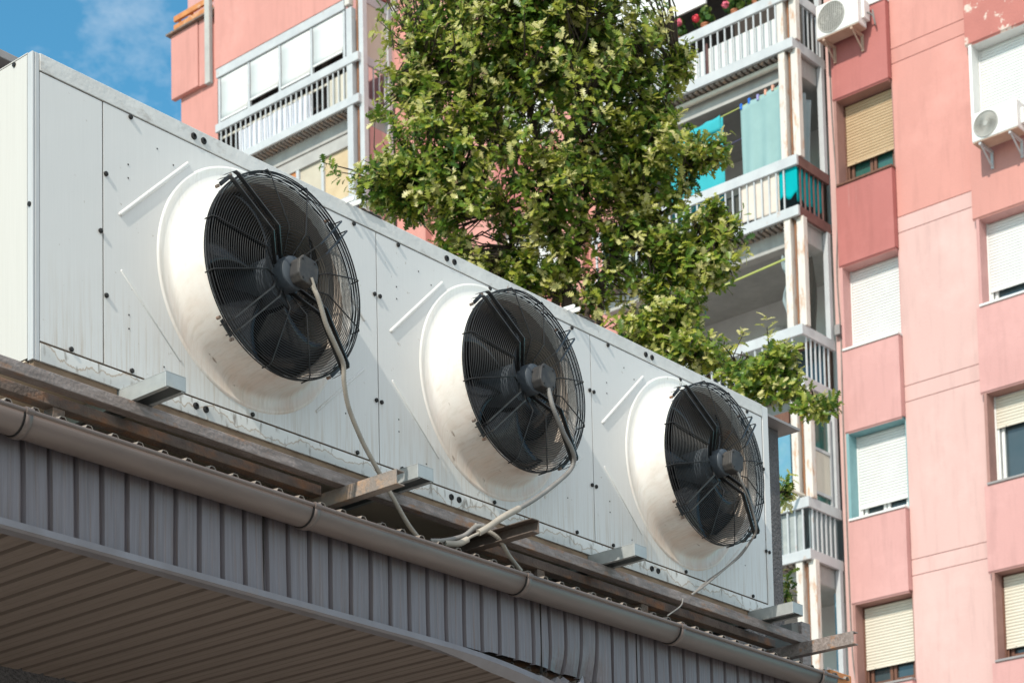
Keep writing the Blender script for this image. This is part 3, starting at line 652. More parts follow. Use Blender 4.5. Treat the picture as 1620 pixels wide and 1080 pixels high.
cable('pipe_stub', 'pale pipe slanting out from under the dark open channel', corrugated([(7.56, 6.56, 3.30), (7.655, 6.50, 3.248), (7.773, 6.52, 3.182), (7.895, 6.55, 3.140)], .0115), 'conduit', (7.8, 6.5, 3.2))
cable('wire', 'short stiff wire hanging from the long rail over the gutter', MB().tube(spline([(9.332, 6.585, 3.305), (9.30, 6.58, 3.255), (9.146, 6.56, 3.165)], 6), .004, 6), 'greycable', (9.2, 6.57, 3.2))

# ------------------------------------------------------------------ things on the far roof
ch = thing('chimney', 'dark roughcast chimney behind the far end of the condenser', 'chimney', (11.8, 8.4, 2.6))
m_ = MB(); m_.box(11.5, 12.50, 7.95, 8.9, 2.6, 5.47); obj('shaft', m_, 'stucco', ch)
m_ = MB(); m_.prism([(7.84, 5.490), (8.42, 5.53), (9.02, 5.490), (9.02, 5.472), (7.84, 5.472)], 'x', 11.4, 12.62); obj('cap', m_, 'sillgrey', ch)
ch = thing('chimney', 'dark roughcast block with a sheet edge behind the near end of the condenser', 'chimney', (5.2, 9.0, 2.6))
m_ = MB(); m_.box(4.0, 6.36, 8.56, 9.5, 2.6, 5.86); obj('shaft', m_, 'stucco', ch)
m_ = MB(); m_.box(3.9, 6.42, 8.48, 9.58, 5.862, 5.905); obj('cap', m_, 'sillgrey', ch, bevel=.004)
m_ = MB(); m_.box(11.174, 11.275, 6.98, 7.06, 2.9, 3.622)
pst = tag(obj('short_post', m_, 'railsteel', loc=(11.22, 7.02, 2.9), bevel=.004), 'short brown post standing behind the far brown channel', 'post')
m_ = MB(); m_.box(11.09, 11.172, 7.0, 7.2, 2.9, 3.60); tag(obj('steel_box', m_, 'acdark', loc=(11.13, 7.1, 2.9), bevel=.004), 'dark narrow box beside the short brown post', 'box')

# ------------------------------------------------------------------ apartment building
XF, XB, FH = 29.0, 28.0, 2.82
apt = thing('apartment_building', 'tall faded pink apartment building with stacked steel balconies', 'building', (31, 22, -1.6))
def bpart(name, boxes, m, parent=None, bevel=0, label=None):
    for b_ in boxes: o = obj(name, MB().box(*b_), m, parent or apt, bevel=bevel, label=label)
    return o
TOP = 26.6
YL0, YL1 = 17.28, 21.5           # the loggia stack
bpart('wall', [(31.2, 40, 11, 33.45, -1.6, TOP), (XF + .3, 31.2, 11, 17.05, -1.6, TOP), (XF + .3, 31.2, 21.7, 27.0, -1.6, TOP), (XF + .3, 31.2, 31.2, 33.45, -1.6, TOP)], 'pink_mid')
# strip between the window columns, cut by joint grooves
JZ = [18.40, 18.15, 15.58, 15.32, 12.79, 12.53, 9.97, 9.71, 7.15, 6.89]
zs = [TOP] + JZ + [-1.6]
bxs_s, bxs_p = [], []
for a, b_ in zip(zs, zs[1:]):
    (bxs_s if b_ >= 15.5 else bxs_p).append((XF, XF + .29, 14.70, 16.06, b_ + .005, a - .005))
bpart('wall_strip', bxs_s, 'salmon', bevel=.006); bpart('wall_strip', bxs_p, 'pink', bevel=.006)
bpart('joint', [(XF + .012, XF + .28, 14.72, 16.05, z - .008, z + .008) for z in JZ], 'groove_wall')
bpart('wall_strip', [(XF, XF + .29, 17.105, 17.27, -1.6, TOP)], 'pink', bevel=.006)
bpart('wall_strip', [(XF, XF + .29, 11.0, 12.70, -1.6, TOP)], 'pink')
bpart('wall_strip', [(XF, XF + .29, YL1, 23.0, -1.6, TOP), (XF, XF + .29, 24.4, 27.0, -1.6, TOP)], 'salmon')
bpart('pier', [(28.82, XF - .002, 26.10, 26.55, -1.6, TOP), (28.82, XF - .002, 22.3, 22.55, -1.6, TOP)], 'salmon', bevel=.008)
bpart('wall_strip', [(XF, XF + .29, 31.14, 33.35, -1.6, TOP - .9)], 'salmon')

def window(y0, y1, z0, z1, shut, frame, sill, gap=0.0, jamb=None, glass='glass', tilt=False, gold=False, fw=.055):
    """one window: frame, roller shutter with slats, pane, sill; opening set back from the wall"""
    xg = XF + .19
    m_ = MB()
    m_.box(xg - .03, xg + .04, y0, y0 + fw, z0, z1); m_.box(xg - .03, xg + .04, y1 - fw, y1, z0, z1)
    m_.box(xg - .03, xg + .04, y0 + fw, y1 - fw, z1 - fw, z1); m_.box(xg - .03, xg + .04, y0 + fw, y1 - fw, z0, z0 + fw)
    wn = obj('window', m_, frame, apt, bevel=.004)
    m_ = MB(); m_.box(xg + .045, xg + .05, y0 + .01, y1 - .01, z0 + .01, z1 - .01); obj('pane', m_, glass, wn)
    if gap > .05:
        ym = (y0 + y1) / 2
        m_ = MB()
        a = .05 if tilt else 0
        for (p, q) in ((y0 + fw + .02, ym - .01), (ym + .01, y1 - fw - .02)):
            zt = z1 - fw - .02
            for bx in ((p, p + .05, z0 + fw + .01, zt), (q - .05, q, z0 + fw + .01, zt), (p + .05, q - .05, z0 + fw + .01, z0 + fw + .07), (p + .05, q - .05, zt - .06, zt)):
                m_.box(xg + .005, xg + .042, *bx)
        obj('casement', m_, frame, wn)
    # shutter slats
    zb = z0 + fw * .4 + gap; zt = z1 - .02; nS = max(3, int((zt - zb) / .048)); hs = (zt - zb) / nS
    pr_ = []
    for i in range(nS):
        b_ = zb + i * hs
        pr_ += [(xg - .040, b_), (xg - .047, b_ + hs * .12), (xg - .053, b_ + hs * .5), (xg - .047, b_ + hs * .86), (xg - .040, b_ + hs * .93), (xg - .034, b_ + hs * .965)]
    n = len(pr_); m_ = MB(); ya, yb = y0 + .035, y1 - .03
    m_.add([(a, ya, c) for a, c in pr_] + [(a, yb, c) for a, c in pr_], [(i, i + 1, n + i + 1, n + i) for i in range(n - 1)])
    if gap > .02:
        m_.box(xg - .056, xg - .030, ya, yb, zb - .035, zb)
        for yy in (ya + .16, yb - .16): m_.box(xg - .066, xg - .054, yy - .012, yy + .012, zb - .02, zb + .012)
    obj('shutter', m_, shut, wn)
    for ya_, yb_ in ((y0 + .002, y0 + .032), (y1 - .028, y1 - .002)): obj('shutter_guide', MB().box(xg - .058, xg - .031, ya_, yb_, z0, z1), frame, wn)
    m_ = MB(); m_.box(XF - .145, xg - .032, y0 - .03, y1 + .035, z0 - .035, z0); obj('sill', m_, sill, wn, bevel=.004)
    # jambs and lintel reveal
    j = jamb or 'pink_mid'
    m_ = MB(); m_.box(XF - .10, xg + .09, y1, y1 + .05, z0, z1 + .05); m_.box(XF + .02, xg + .09, y0 - .03, y0, z0, z1 + .05); m_.box(XF - .095, xg + .09, y0, y1, z1, z1 + .05)
    obj('reveal', m_, j, wn)
    return wn
W1 = (16.085, 17.045); W2 = (12.75, 14.60)
LV = [(19.25, 20.68), (16.43, 17.86), (13.66, 15.03), (10.835, 12.25), (8.07, 9.43)]
window(*W1, *LV[0], 'white', 'white', 'white')
window(*W1, *LV[1], 'shut_tan', 'brown', 'brown', .40, 'reveal', 'greenglass')
window(*W1, *LV[2], 'white', 'white', 'white', .0, 'pink_mid')
window(*W1, *LV[3], 'white', 'white', 'white', .22, 'teal')
window(*W1, *LV[4], 'shut_cream', 'brown', 'sillgrey', .34, 'reveal')
window(*W2, *LV[0], 'white', 'white', 'white')
window(*W2, *LV[1], 'white', 'white', 'sillgrey', .30, 'white')
window(*W2, *LV[2], 'white', 'white', 'white', .27, 'pink_mid')
window(*W2, *LV[3], 'shut_cream', 'white', 'sillgrey', .92, 'reveal', 'glass', True)
window(*W2, *LV[4], 'shut_cream', 'brown', 'sillgrey', .22, 'reveal')
SP = .12
for yy, ms in (((16.065, 17.10), ['salmon_dark', 'salmon_dark', 'salmon_dark', 'pink_mid', 'pink_mid', 'pink_mid']), ((12.71, 14.695), ['salmon', 'peel', 'salmon', 'pink_mid', 'pink_mid', 'pink_mid'])):
    tops = [LV[0][1] + 2.78] + [z0 - .037 for z0, z1 in LV]
    bots = [z1 + .0 for z0, z1 in LV] + [-1.6]
    for i, (zt, zb, m) in enumerate(zip([LV[0][1] + 1.35] + tops[1:], bots, ms)):
        m_ = MB(); m_.prism([(XF + .285, zb + .052), (XF + .285, zt), (XF - SP, zt), (XF - SP, zb + .03), (XF - SP + .03, zb - .001), (XF - .097, zb - .001), (XF - .097, zb + .052)], 'y', yy[0], yy[1])
        obj('spandrel', m_, m, apt, bevel=.012, label='spandrel with flaked paint' if m == 'peel' else None)
# windows in the wall behind the tree
for z0, z1 in LV + [(22.07, 23.5)]: window(23.05, 24.35, z0 + .3, z1 + .3, 'white', 'white', 'white', .0)
z_ = [22.37] + [z0 + .3 - .037 for z0, z1 in LV] 
bpart('spandrel', [(XF - .1, XF + .28, 23.0, 24.4, LV[i][1] + .36, [22.37, LV[0][0] + .3, LV[1][0] + .3, LV[2][0] + .3, LV[3][0] + .3][i] - .04) for i in range(5)] + [(XF - .1, XF + .28, 23.0, 24.4, 23.87, TOP), (XF - .1, XF + .28, 23.0, 24.4, -1.6, 8.3)], 'salmon_dark')
# left end: projecting panels, roof edge, rusty roof rail
bpart('spandrel', [(28.88, XF - .001, 32.665, 33.54, 24.05, 25.50)], 'salmon', bevel=.015)
bpart('spandrel', [(28.90, XF - .001, 32.28, 32.655, 24.03, 25.50)], 'salmon', bevel=.015)
bpart('spandrel', [(28.88, XF - .001, 32.28, 33.5, 21.2, 22.6)], 'salmon', bevel=.015)
bpart('roof_edge', [(28.80, 31, 31.0, 33.62, 25.505, 25.545)], 'rustrail')
rr = bpart('roof_rail', [(28.86, 28.93, 32.2, 33.42, 25.58, 25.70), (28.86, 28.93, 32.2, 33.42, 25.78, 25.90)], 'orange', bevel=.006)
bpart('rail_post', [(28.935, 28.98, 32.9, 32.95, 25.55, 25.88), (28.935, 28.98, 33.3, 33.35, 25.55, 25.88)], 'orange', rr)
bpart('column', [(27.92, 28.02, 31.22, 31.37, 23.2, TOP)], 'conc', bevel=.01)

bal_no = {'n': 0}
BALM = {}
def balusters(parent, zb, zt, front, side, yr, m='bal', many=None):
    """each bar its own sub-part, copied from one mesh"""
    key = (round(zt - zb, 2), m)
    if key not in BALM:
        mb = MB().box(-.010, .010, -.0125, .0125, 0, zt - zb); BALM[key] = obj('baluster', mb, m, parent, loc=None); o = BALM[key]
        # mesh was built about the world origin: shift so its own origin is the foot
        for v in o.data.vertices: v.co += worldloc(parent)
        first = o
    else: first = None
    for (x, y) in front + side:
        o = first or dup(BALM[key], parent); first = None
        o.parent = parent; o.location = Vector((x, y, zb)) - worldloc(parent)
def balcony(zb, yr, yl, rail='bal', side='bal', bars=None, hid=None, nside=6, deck=True, beam=True, interior=True):
    b_ = bpart('balcony', [(XB + .06, 30.7, yr + .02, yl, zb - .15, zb - .03)], 'conc')
    t0, t1 = zb + .68, zb + .85
    bpart('top_rail', [(XB, XB + .06, yr, yl, t0, t1)], rail, b_, bevel=.006)
    bpart('top_rail', [(XB + .061, XF - .005, yr, yr + .05, t0, t1 - .002)], side, b_, bevel=.006)
    bpart('lower_band', [(XB, XB + .058, yr, yl, zb - .165, zb)], rail, b_, bevel=.006)
    bpart('lower_band', [(XB + .061, XF - .005, yr, yr + .05, zb - .165, zb - .002)], side, b_, bevel=.006)
    fr = [(XB + .035, y) for y in (bars or [])]
    sd = [(XB + .14 + i * (.80 / max(1, nside)), yr + .03) for i in range(nside)]
    balusters(b_, zb - .01, t0 + .01, fr, [], yr, 'bal'); balusters(b_, zb - .01, t0 + .01, [], sd, yr, side)
    if hid:
        mb = MB()
        for y in hid: mb.box(XB + .022, XB + .048, y - .016, y + .016, zb - .01, t0 + .01)
        obj('baluster', mb, 'bal', b_, kind='stuff')
    if deck:     # rusty ribbed deck under the front strip
        mb = MB(); y = yr + .06
        while y < yl - .06: mb.box(XB + .065, XB + .30, y, y + .06, zb - .20, zb - .152); y += .11
        obj('deck_rib', mb, 'rustchan', b_)
    if beam:
        bpart('beam', [(XB + .30, XB + .50, yr + .10, yl, zb - .47, zb - .152), (XB + .501, XF, yr + .10, yr + .28, zb - .465, zb - .152)], 'conc', b_, bevel=.01)
    return b_
def posts(b_, yr, z0, z1, ya=(.18, .30), yb=(-.03, .10), m='balrust', pipe=True):
    bpart('corner_post', [(XB + .03, XB + .16, yr + ya[0], yr + ya[1], z0, z1)], m, b_, bevel=.006)
    bpart('corner_post', [(XB + .09, XB + .21, yr + yb[0], yr + yb[1], z0, z1)], m, b_, bevel=.006)
    if pipe:
        mb = MB().tube([(XB + .13, yr + .14, z0), (XB + .13, yr + .14, z1)], .02, 8); obj('rusty_pipe', mb, 'rustpipe', b_, smooth=True)
    bpart('side_post', [(XF - .14, XF - .04, yr + .0, yr + .09, z0, z1)], 'bal', b_, bevel=.006)

ZL = [18.69, 15.865, 13.04, 10.215, 7.39]
bar = lambda a, b_, s=.142: [a + s * i for i in range(int((b_ - a) / s) + 1)]
YR = YL0
B = []
vis = [(17.6, 19.75), (17.55, 19.3), (17.5, 18.8), (17.42, 17.95), (17.45, 17.6)]
for k, zb in enumerate(ZL):
    B.append(balcony(zb, YR, YL1 - .02, 'bal', 'maroon' if k == 1 else 'bal', bar(*vis[k]), [y for y in bar(vis[k][0], 21.4) if y > vis[k][1]], 6 if k < 4 else 4))
    posts(B[-1], YR, zb - 1.98 if k else zb - 1.98, zb - .16)
posts(B[0], YR, ZL[0], ZL[0] + 2.6)
TOPB = bpart('balcony', [(XB + .06, 30.7, YR + .02, YL1, 21.36, 21.5)], 'conc')
bpart('front_board', [(XB + .02, XB + .06, 18.95, 20.52, 19.95, 21.6), (XB + .02, XB + .06, 20.53, YL1 - .02, 19.95, 21.6)], 'white', TOPB)
bpart('front_board', [(XB + .5, XB + .54, YR + .2, 18.9, 20.9, 21.4)], 'conc', TOPB)
# loggia inside
bpart('loggia_wall', [(30.6, 31.19, 17.06, YL1, -1.6, TOP), (XF + .3, 30.6, YL1 - .02, YL1 + .19, -1.6, TOP), (XF + .31, 30.6, 17.06, 17.26, -1.6, TOP)], 'whiteconc')
bpart('loggia_window', [(30.54, 30.6, 18.3, 20.9, ZL[2], ZL[2] + 1.75), (30.54, 30.6, 18.3, 20.9, ZL[1], ZL[1] + 1.9)], 'brown')
bpart('loggia_window', [(30.52, 30.538, 18.45, 20.75, ZL[2] + .1, ZL[2] + 1.6), (30.52, 30.538, 18.45, 20.75, ZL[1] + .1, ZL[1] + 1.75)], 'glass')
lm = tag(obj('wall_lamp', MB().lathe_y((30.52, 19.35, 15.10), [(.001, .0), (.11, .0), (.14, .06), (.11, .12), (.001, .15)], 20), 'white', loc=(30.55, 19.3, 15.1), smooth=True), 'round white lamp on the wall of the open shaded loggia', 'lamp')
# B0: pale louvred board behind the bars, dark slot above
mb = MB(); z = ZL[0] + .02
while z < ZL[0] + .50: mb.box(XB + .14, XB + .155, 17.62, 21.4, z, z + .038); z += .042
mb.box(XB + .156, XB + .16, 17.62, 21.4, ZL[0], ZL[0] + .5)
obj('louvre_board', mb, 'white', B[0])
bpart('drain_pipe', [(XB + .10, XB + .13, 19.0, 19.05, ZL[0] + .05, ZL[0] + .6)], 'maroon', B[0])
mb = MB().tube([(XB + .2, 17.6, ZL[0] - .25), (XB + .2, 21.4, ZL[0] - .25)], .05, 10); obj('awning_roll', mb, 'board', B[0], smooth=True)
bpart('painted_room_shade', [(29.2, 29.25, 17.4, 21.4, ZL[0], 21.2)], 'shade_dark', B[0])  # dark sheet, room shade put into its colour
# B1 mesh
bpart('mesh_panel', [(XB + .12, XB + .135, 18.46, 21.3, ZL[1], ZL[1] + .62)], 'darkmesh', B[1])
# B3 infill
bpart('grey_sheet', [(XB + .085, XB + .10, 17.46, 21.3, ZL[3], ZL[3] + .67)], 'greysheet', B[3])
bpart('blue_sheet', [(XB + .12, XB + .15, 17.66, 21.2, ZL[3] + .8, ZL[3] + 2.16)], 'bluetarp', B[3])
bpart('side_sheet', [(XB + .12, XF - .05, YR + .07, YR + .08, ZL[3], ZL[3] + .67)], 'cl_grey', B[3])
bpart('header', [(XB + .11, XB + .16, 17.66, 21.2, ZL[3] + 2.165, ZL[3] + 2.36)], 'brown', B[3])
bpart('side_panel', [(XB + .33, XF - .26, YR + .04, YR + .06, ZL[3] + 1.02, ZL[3] + 1.68)], 'board', B[3])
bpart('side_pane', [(XB + .30, XF - .22, YR + .065, YR + .075, ZL[3] + .8, ZL[3] + 2.35)], 'greenglass', B[3])
bpart('side_frame', [(XB + .26, XB + .31, YR + .03, YR + .08, ZL[3] + .8, ZL[3] + 2.36), (XF - .25, XF - .20, YR + .03, YR + .08, ZL[3] + .8, ZL[3] + 2.36), (XB + .311, XF - .251, YR + .03, YR + .08, ZL[3] + 1.69, ZL[3] + 1.74), (XB + .311, XF - .251, YR + .03, YR + .08, ZL[3] + .97, ZL[3] + 1.02)], 'bal', B[3])
mb = MB().tube([(XB - .35, 17.5, ZL[3] + .93), (XB + .1, 17.42, ZL[3] + .90)], .03, 8); obj('pipe_stub', mb, 'board', B[3], smooth=True)
# B4 boards
bpart('side_board', [(XB + .45, XB + .58, YR + .05, YR + .07, ZL[4] - .1, ZL[4] + 1.0), (XF - .35, XF - .22, YR + .05, YR + .07, ZL[4] - .1, ZL[4] + 1.0)], 'bal', B[4])
bpart('inner_wall', [(XF - .1, XF, YR + .1, YR + .14, ZL[4], ZL[4] + 2.3)], 'bluetarp', B[4])

# A: the balcony high on the left
ZA, YA, YAL = 21.42, 27.03, 31.15
A = balcony(ZA, YA, YAL, 'bal', 'bal', bar(27.45, 31.1, .148), None, 5)
bpart('side_post', [(XF - .14, XF - .03, YA + .0, YA + .1, ZA - 2.7, ZA + 2.2)], 'bal', A, bevel=.006)
bpart('corner_post', [(XB + .02, XB + .15, YA + .18, YA + .33, ZA - 3, 23.25), (XB + .09, XB + .21, YA - .06, YA + .06, ZA - 3, 23.9)], 'bal', A, bevel=.006)
mb = MB().tube([(XB + .14, YA + .13, ZA - 3), (XB + .14, YA + .13, TOP)], .024, 8); obj('rusty_pipe', mb, 'rustpipe', A, smooth=True)
bpart('header', [(XB + .01, XB + .08, 27.4, 31.12, 23.27, 23.46)], 'bal', A, bevel=.006)
py = [31.06, 30.17, 29.26, 28.35, 27.44]
for y in py: bpart('shade_post', [(XB + .04, XB + .09, y - .03, y + .03, ZA + .86, 23.265)], 'bal', A)
for i, (a, b_) in enumerate(zip(py, py[1:])):
    zb = ZA + .90 + (.02, .13, .03, .13)[i]
    mb = MB().grid(lambda u, v, a=a, b_=b_, zb=zb: (XB + .05 + .012 * math.sin(v * 3.1), a - .045 + (b_ - a + .09) * u, zb + (23.26 - zb) * v), 2, 6)
    mb.box(XB + .035, XB + .06, b_ + .05, a - .05, zb - .02, zb + .01)
    obj('roller_shade', mb, 'white', A, smooth=True, solid=.006)
bpart('painted_room_shade', [(XB + .5, XB + .52, 27.4, 31.145, ZA - .1, 23.3)], 'shade_dark', A)  # dark sheet behind the bars, painted as the shaded room
bpart('side_shade', [(XB + .07, XF - .01, 31.09, 31.14, ZA - .02, 23.26)], 'shade_dark', A)  # left side wall given the same painted room shade
bpart('board_infill', [(XB + .085, XB + .10, 27.36 + .12 * i, 27.36 + .12 * i + .112, ZA, ZA + .60) for i in range(5)], 'board', A)
bpart('inner_rail', [(XB + .09, XB + .11, 27.4, 31.1, ZA + .54, ZA + .585)], 'board', A)
bpart('upper_parapet', [(XB + .0, XB + .10, 27.33, 31.14, 23.465, TOP)], 'salmon', A)
bpart('upper_parapet', [(XB + .22, XF - .03, YA - .02, YA + .08, 23.62, TOP)], 'salmon_dark', A)
bpart('corner_post', [(XB - .02, XB + .1, YA + .20, YA + .32, 23.3, TOP)], 'balrust', A)
bpart('side_header', [(XB + .22, XF - .15, YA + .02, YA + .07, 23.38, 23.6)], 'bal', A)
mb = MB(); z = ZA + .86
while z < 23.36: mb.box(XB + .24, XF - .15, YA + .04, YA + .052, z, z + .046); z += .05
mb.box(XB + .24, XF - .15, YA + .053, YA + .056, ZA + .86, 23.36)
obj('side_shade', mb, 'board', A)
bpart('downpipe', [(XF - .09, XF + .04, YA - .16, YA - .03, 23.33, TOP)], 'bal', A, bevel=.02)
# A lower: glazed storey below
bpart('lower_header', [(XB + .28, XB + .34, 27.4, 31.1, 20.66, 20.90)], 'conc', A)
bpart('lower_panel', [(XB + .31, XB + .33, 29.06, 31.1, 18.7, 20.655)], 'orangewood', A)
bpart('lower_curtain', [(XB + .33, XB + .34, 28.36, 29.0, 18.7, 20.655)], 'curtain_w', A)
bpart('lower_curtain', [(XB + .33, XB + .34, 27.42, 28.30, 18.7, 20.655)], 'curtain', A)
bpart('mullion', [(XB + .28, XB + .335, 28.99, 29.07, 18.7, 20.655), (XB + .28, XB + .335, 28.29, 28.36, 18.7, 20.655)], 'bal', A)
bpart('lower_side', [(XB + .34, XF - .14, YA + .03, YA + .06, 18.7, 20.9)], 'pink_mid', A)
A2 = balcony(ZA - FH, YA, YAL, 'bal', 'bal', [], bar(27.4, 31.1, .148), 0)

# ------------------------------------------------------------------ cloths, lines, flowers, small units on the building
def cloth(name, label, cat, m, fn, loc, nu=26, nv=20, th=.006, grp=None):
    return tag(obj(name, MB().grid(fn, nu, nv), m, loc=loc, smooth=True, solid=th), label, cat, grp)
def hang(x, y0, y1, zt0, zt1, zb0, zb1, amp=.035, fr=3.2, ph=0, waist=0):
    def fn(u, v):
        y = y0 + (y1 - y0) * u + waist * math.sin(math.pi * v) * (.5 - u)
        zt = zt0 + (zt1 - zt0) * u - .02 * abs(math.sin(u * math.pi * 4)); zb = zb0 + (zb1 - zb0) * u
        return (x + amp * (.25 + v) * math.sin(u * fr * 6.28 + ph + v * .8) * .6, y, zt + (zb - zt) * v)
    return fn
cloth('hanging_sheet', 'pale teal sheet pegged to the line at the balcony corner post', 'sheet', 'cl_pale', hang(XB + .13, 18.40, 17.60, 17.97, 18.07, 16.2, 16.2, .05, 2.5, .4), (XB, 18, 17))
tw = cloth('hanging_towel', 'bright turquoise towel hanging left of the pale teal sheet', 'towel', 'cl_towel', hang(XB + .14, 19.85, 18.76, 17.86, 17.95, 16.3, 16.3, .03, 2, 1), (XB, 19.2, 17))
obj('folded_hem', MB().grid(hang(XB + .115, 19.85, 18.80, 17.88, 17.965, 17.62, 17.72, .03, 2, 1), 20, 4), 'cl_towel', tw, smooth=True, solid=.006)
def sidefn(x0, x1, y, zt, zb, amp=.02, fr=3):
    return lambda u, v: (x0 + (x1 - x0) * u - .10 * u * math.sin(v * 2.2), y + amp * math.sin(u * fr * 6.28 + v), zt - .03 * math.sin(u * 9) + (zb - zt) * v)
cloth('hanging_sheet', 'grey sheet closing the short side of the balcony with the maroon rail', 'sheet', 'cl_grey', sidefn(XB + .22, XB + .70, YR + .12, 17.93, 16.2, .03), (XB + .5, YR, 17))
cloth('draped_cloth', 'beige cloth draped inside the balcony bars beside the teal cloth', 'cloth', 'cl_beige', hang(XB + .062, 18.40, 17.66, 16.60, 16.58, 15.93, 15.89, .02, 1.6, 2), (XB, 18, 16))
cloth('draped_cloth', 'deep teal cloth wrapped round the balcony corner behind the bars', 'cloth', 'cl_teal', lambda u, v: ((XB + .066, 17.655 - .35 * (u / .3), 16.57 - (.50 - .04 * math.sin(u * 30)) * v) if u < .3 else (XB + .07 + .80 * (u - .3) / .7, YR + .062 + .012 * math.sin(u * 40), 16.56 - (.56 + .03 * math.sin(u * 24)) * v)), (XB + .3, 17.4, 16), 60, 8)
cloth('draped_cloth', 'white sheet hung behind the bars of the highest left balcony', 'cloth', 'cl_white', hang(XB + .10, 30.55, 28.45, 21.96, 21.98, 21.30, 21.42, .05, 3, 0), (XB, 29.5, 21.5), 50, 12)
cloth('net_bundle', 'dark crumpled netting tied to the post of the open loggia', 'netting', 'cl_grey', lambda u, v: (XB + .22 + .06 * math.sin(u * 9 + v * 3), 17.75 - .25 * u + .04 * math.sin(v * 11), 15.25 - .95 * v - .1 * math.sin(u * 6)), (XB + .2, 17.6, 15), 16, 16)
cloth('net_bundle', 'grey netting stretched across the short side of the open loggia', 'netting', 'darkmesh', lambda u, v: (XB + .3 + .35 * u + .05 * math.sin(v * 5), YR + .14 + .03 * math.sin(u * 8 + v * 4), 15.2 - .05 * math.sin(u * 5) - 1.3 * v), (XB + .4, 17.4, 15), 14, 16)
def line(a, b_, sagz, r, m, label, name='clothes_line'):
    P_ = [Vector(a).lerp(Vector(b_), t) - Vector((0, 0, sagz * math.sin(math.pi * t))) for t in np.linspace(0, 1, 13)]
    return tag(obj(name, MB().tube(P_, r, 6), m, loc=Vector(a), smooth=True), label, 'clothes line')
line((XB + .14, 21.4, 17.90), (XB + .14, YR + .25, 18.03), .06, .009, 'yline', 'line carrying the towel and pale teal sheet')
line((XB + .10, 20.9, 14.95), (XB + .14, YR + .25, 15.12), .02, .016, 'yline', 'yellow green line across the open shaded loggia')
line((XB + .5, 21.0, 17.55), (XB + .5, YR + .3, 17.75), .05, .008, 'pegviolet', 'violet line behind the turquoise towel')
pegs = [(18.38, 17.96, 'pegblue', 'blue peg at the left corner of the pale teal sheet'), (18.22, 18.0, 'pegblue', 'second blue peg near the left corner of the pale teal sheet'), (18.05, 18.0, 'pegviolet', 'violet peg midway along the pale teal sheet'), (17.90, 18.03, 'pegpink', 'peach peg right of the violet peg'), (17.76, 18.05, 'pegpink', 'peach peg nearest the corner post on the pale teal sheet')]
for y, z, m, lb in pegs:
    mb = MB(); mb.box(XB + .115, XB + .128, y - .02, y + .02, z - .05, z + .045); mb.box(XB + .146, XB + .16, y - .02, y + .02, z - .05, z + .045); mb.box(XB + .129, XB + .145, y - .015, y + .015, z + .005, z + .03)
    tag(obj('clothes_peg', mb, m, loc=(XB + .14, y, z)), lb, 'peg', 'pegs on the clothes line')
def leaves(cs, n, size, rad, seed):
    rg = random.Random(seed); mb = MB()
    for _ in range(n):
        c = rg.choice(cs); d = Vector((rg.gauss(0, 1), rg.gauss(0, 1), rg.gauss(0, .8))).normalized(); p = Vector(c) + d * rad * rg.uniform(.4, 1)
        a = d.cross(Vector((rg.gauss(0, 1), rg.gauss(0, 1), rg.gauss(0, 1)))).normalized(); b_ = d.cross(a); s = size * rg.uniform(.6, 1.2)
        mb.add([p + (a * math.cos(t) + b_ * math.sin(t)) * s + d * (.2 * s * math.cos(2 * t)) for t in np.linspace(0, 5.24, 6)], [(0, 1, 2, 3, 4, 5)])
    return mb
def tinted(o, lo=0, hi=1):
    me = o.data; a = me.attributes.new('tint', 'FLOAT', 'FACE'); a.data.foreach_set('value', rng.uniform(lo, hi, len(me.polygons)).astype(np.float32)); return o
for i, (y, fl, lb, sd) in enumerate([(19.62, 'pinkfl', 'pink geranium at the left end of the top balcony rail near the tree', 3), (19.05, 'red', 'single red geranium on the top balcony rail', 4), (18.45, 'pinkfl', 'bushy pink geranium by the white post on the top rail', 5), (18.02, 'pinkfl', 'geranium nearest the top edge on the balcony rail', 6)]):
    z = ZL[0] + .86
    p_ = thing('potted_geranium', lb, 'flower pot', (XB + .16, y, z), 'geraniums on the balcony rail')
    mb = MB(); pf = [(.05, 0), (.085, .13), (.092, .13), (.092, .155), (.08, .155), (.075, .13)]
    vs = [(XB + .16 + r * math.cos(t), y + r * math.sin(t), z - .04 + h) for r, h in pf for t in np.linspace(0, 2 * math.pi, 14, False)]
    mb.add(vs, [(a * 14 + j, a * 14 + (j + 1) % 14, (a + 1) * 14 + (j + 1) % 14, (a + 1) * 14 + j) for a in range(5) for j in range(14)]); obj('pot', mb, 'terra', p_, smooth=True)
    tinted(obj('foliage', leaves([(XB + .12, y + dy, z + .16 + dz) for dy, dz in ((-.1, 0), (.1, .02), (0, .1), (-.05, .17))], 170 if i != 1 else 110, .045, .11, sd), 'geranium', p_))
    if i != 3: obj('blossom', leaves([(XB + .02, y + .10, z + .20), (XB + .0, y - .12, z + .26)][:1 if i == 1 else 2], 70, .035, .06, sd + 20), fl, p_)

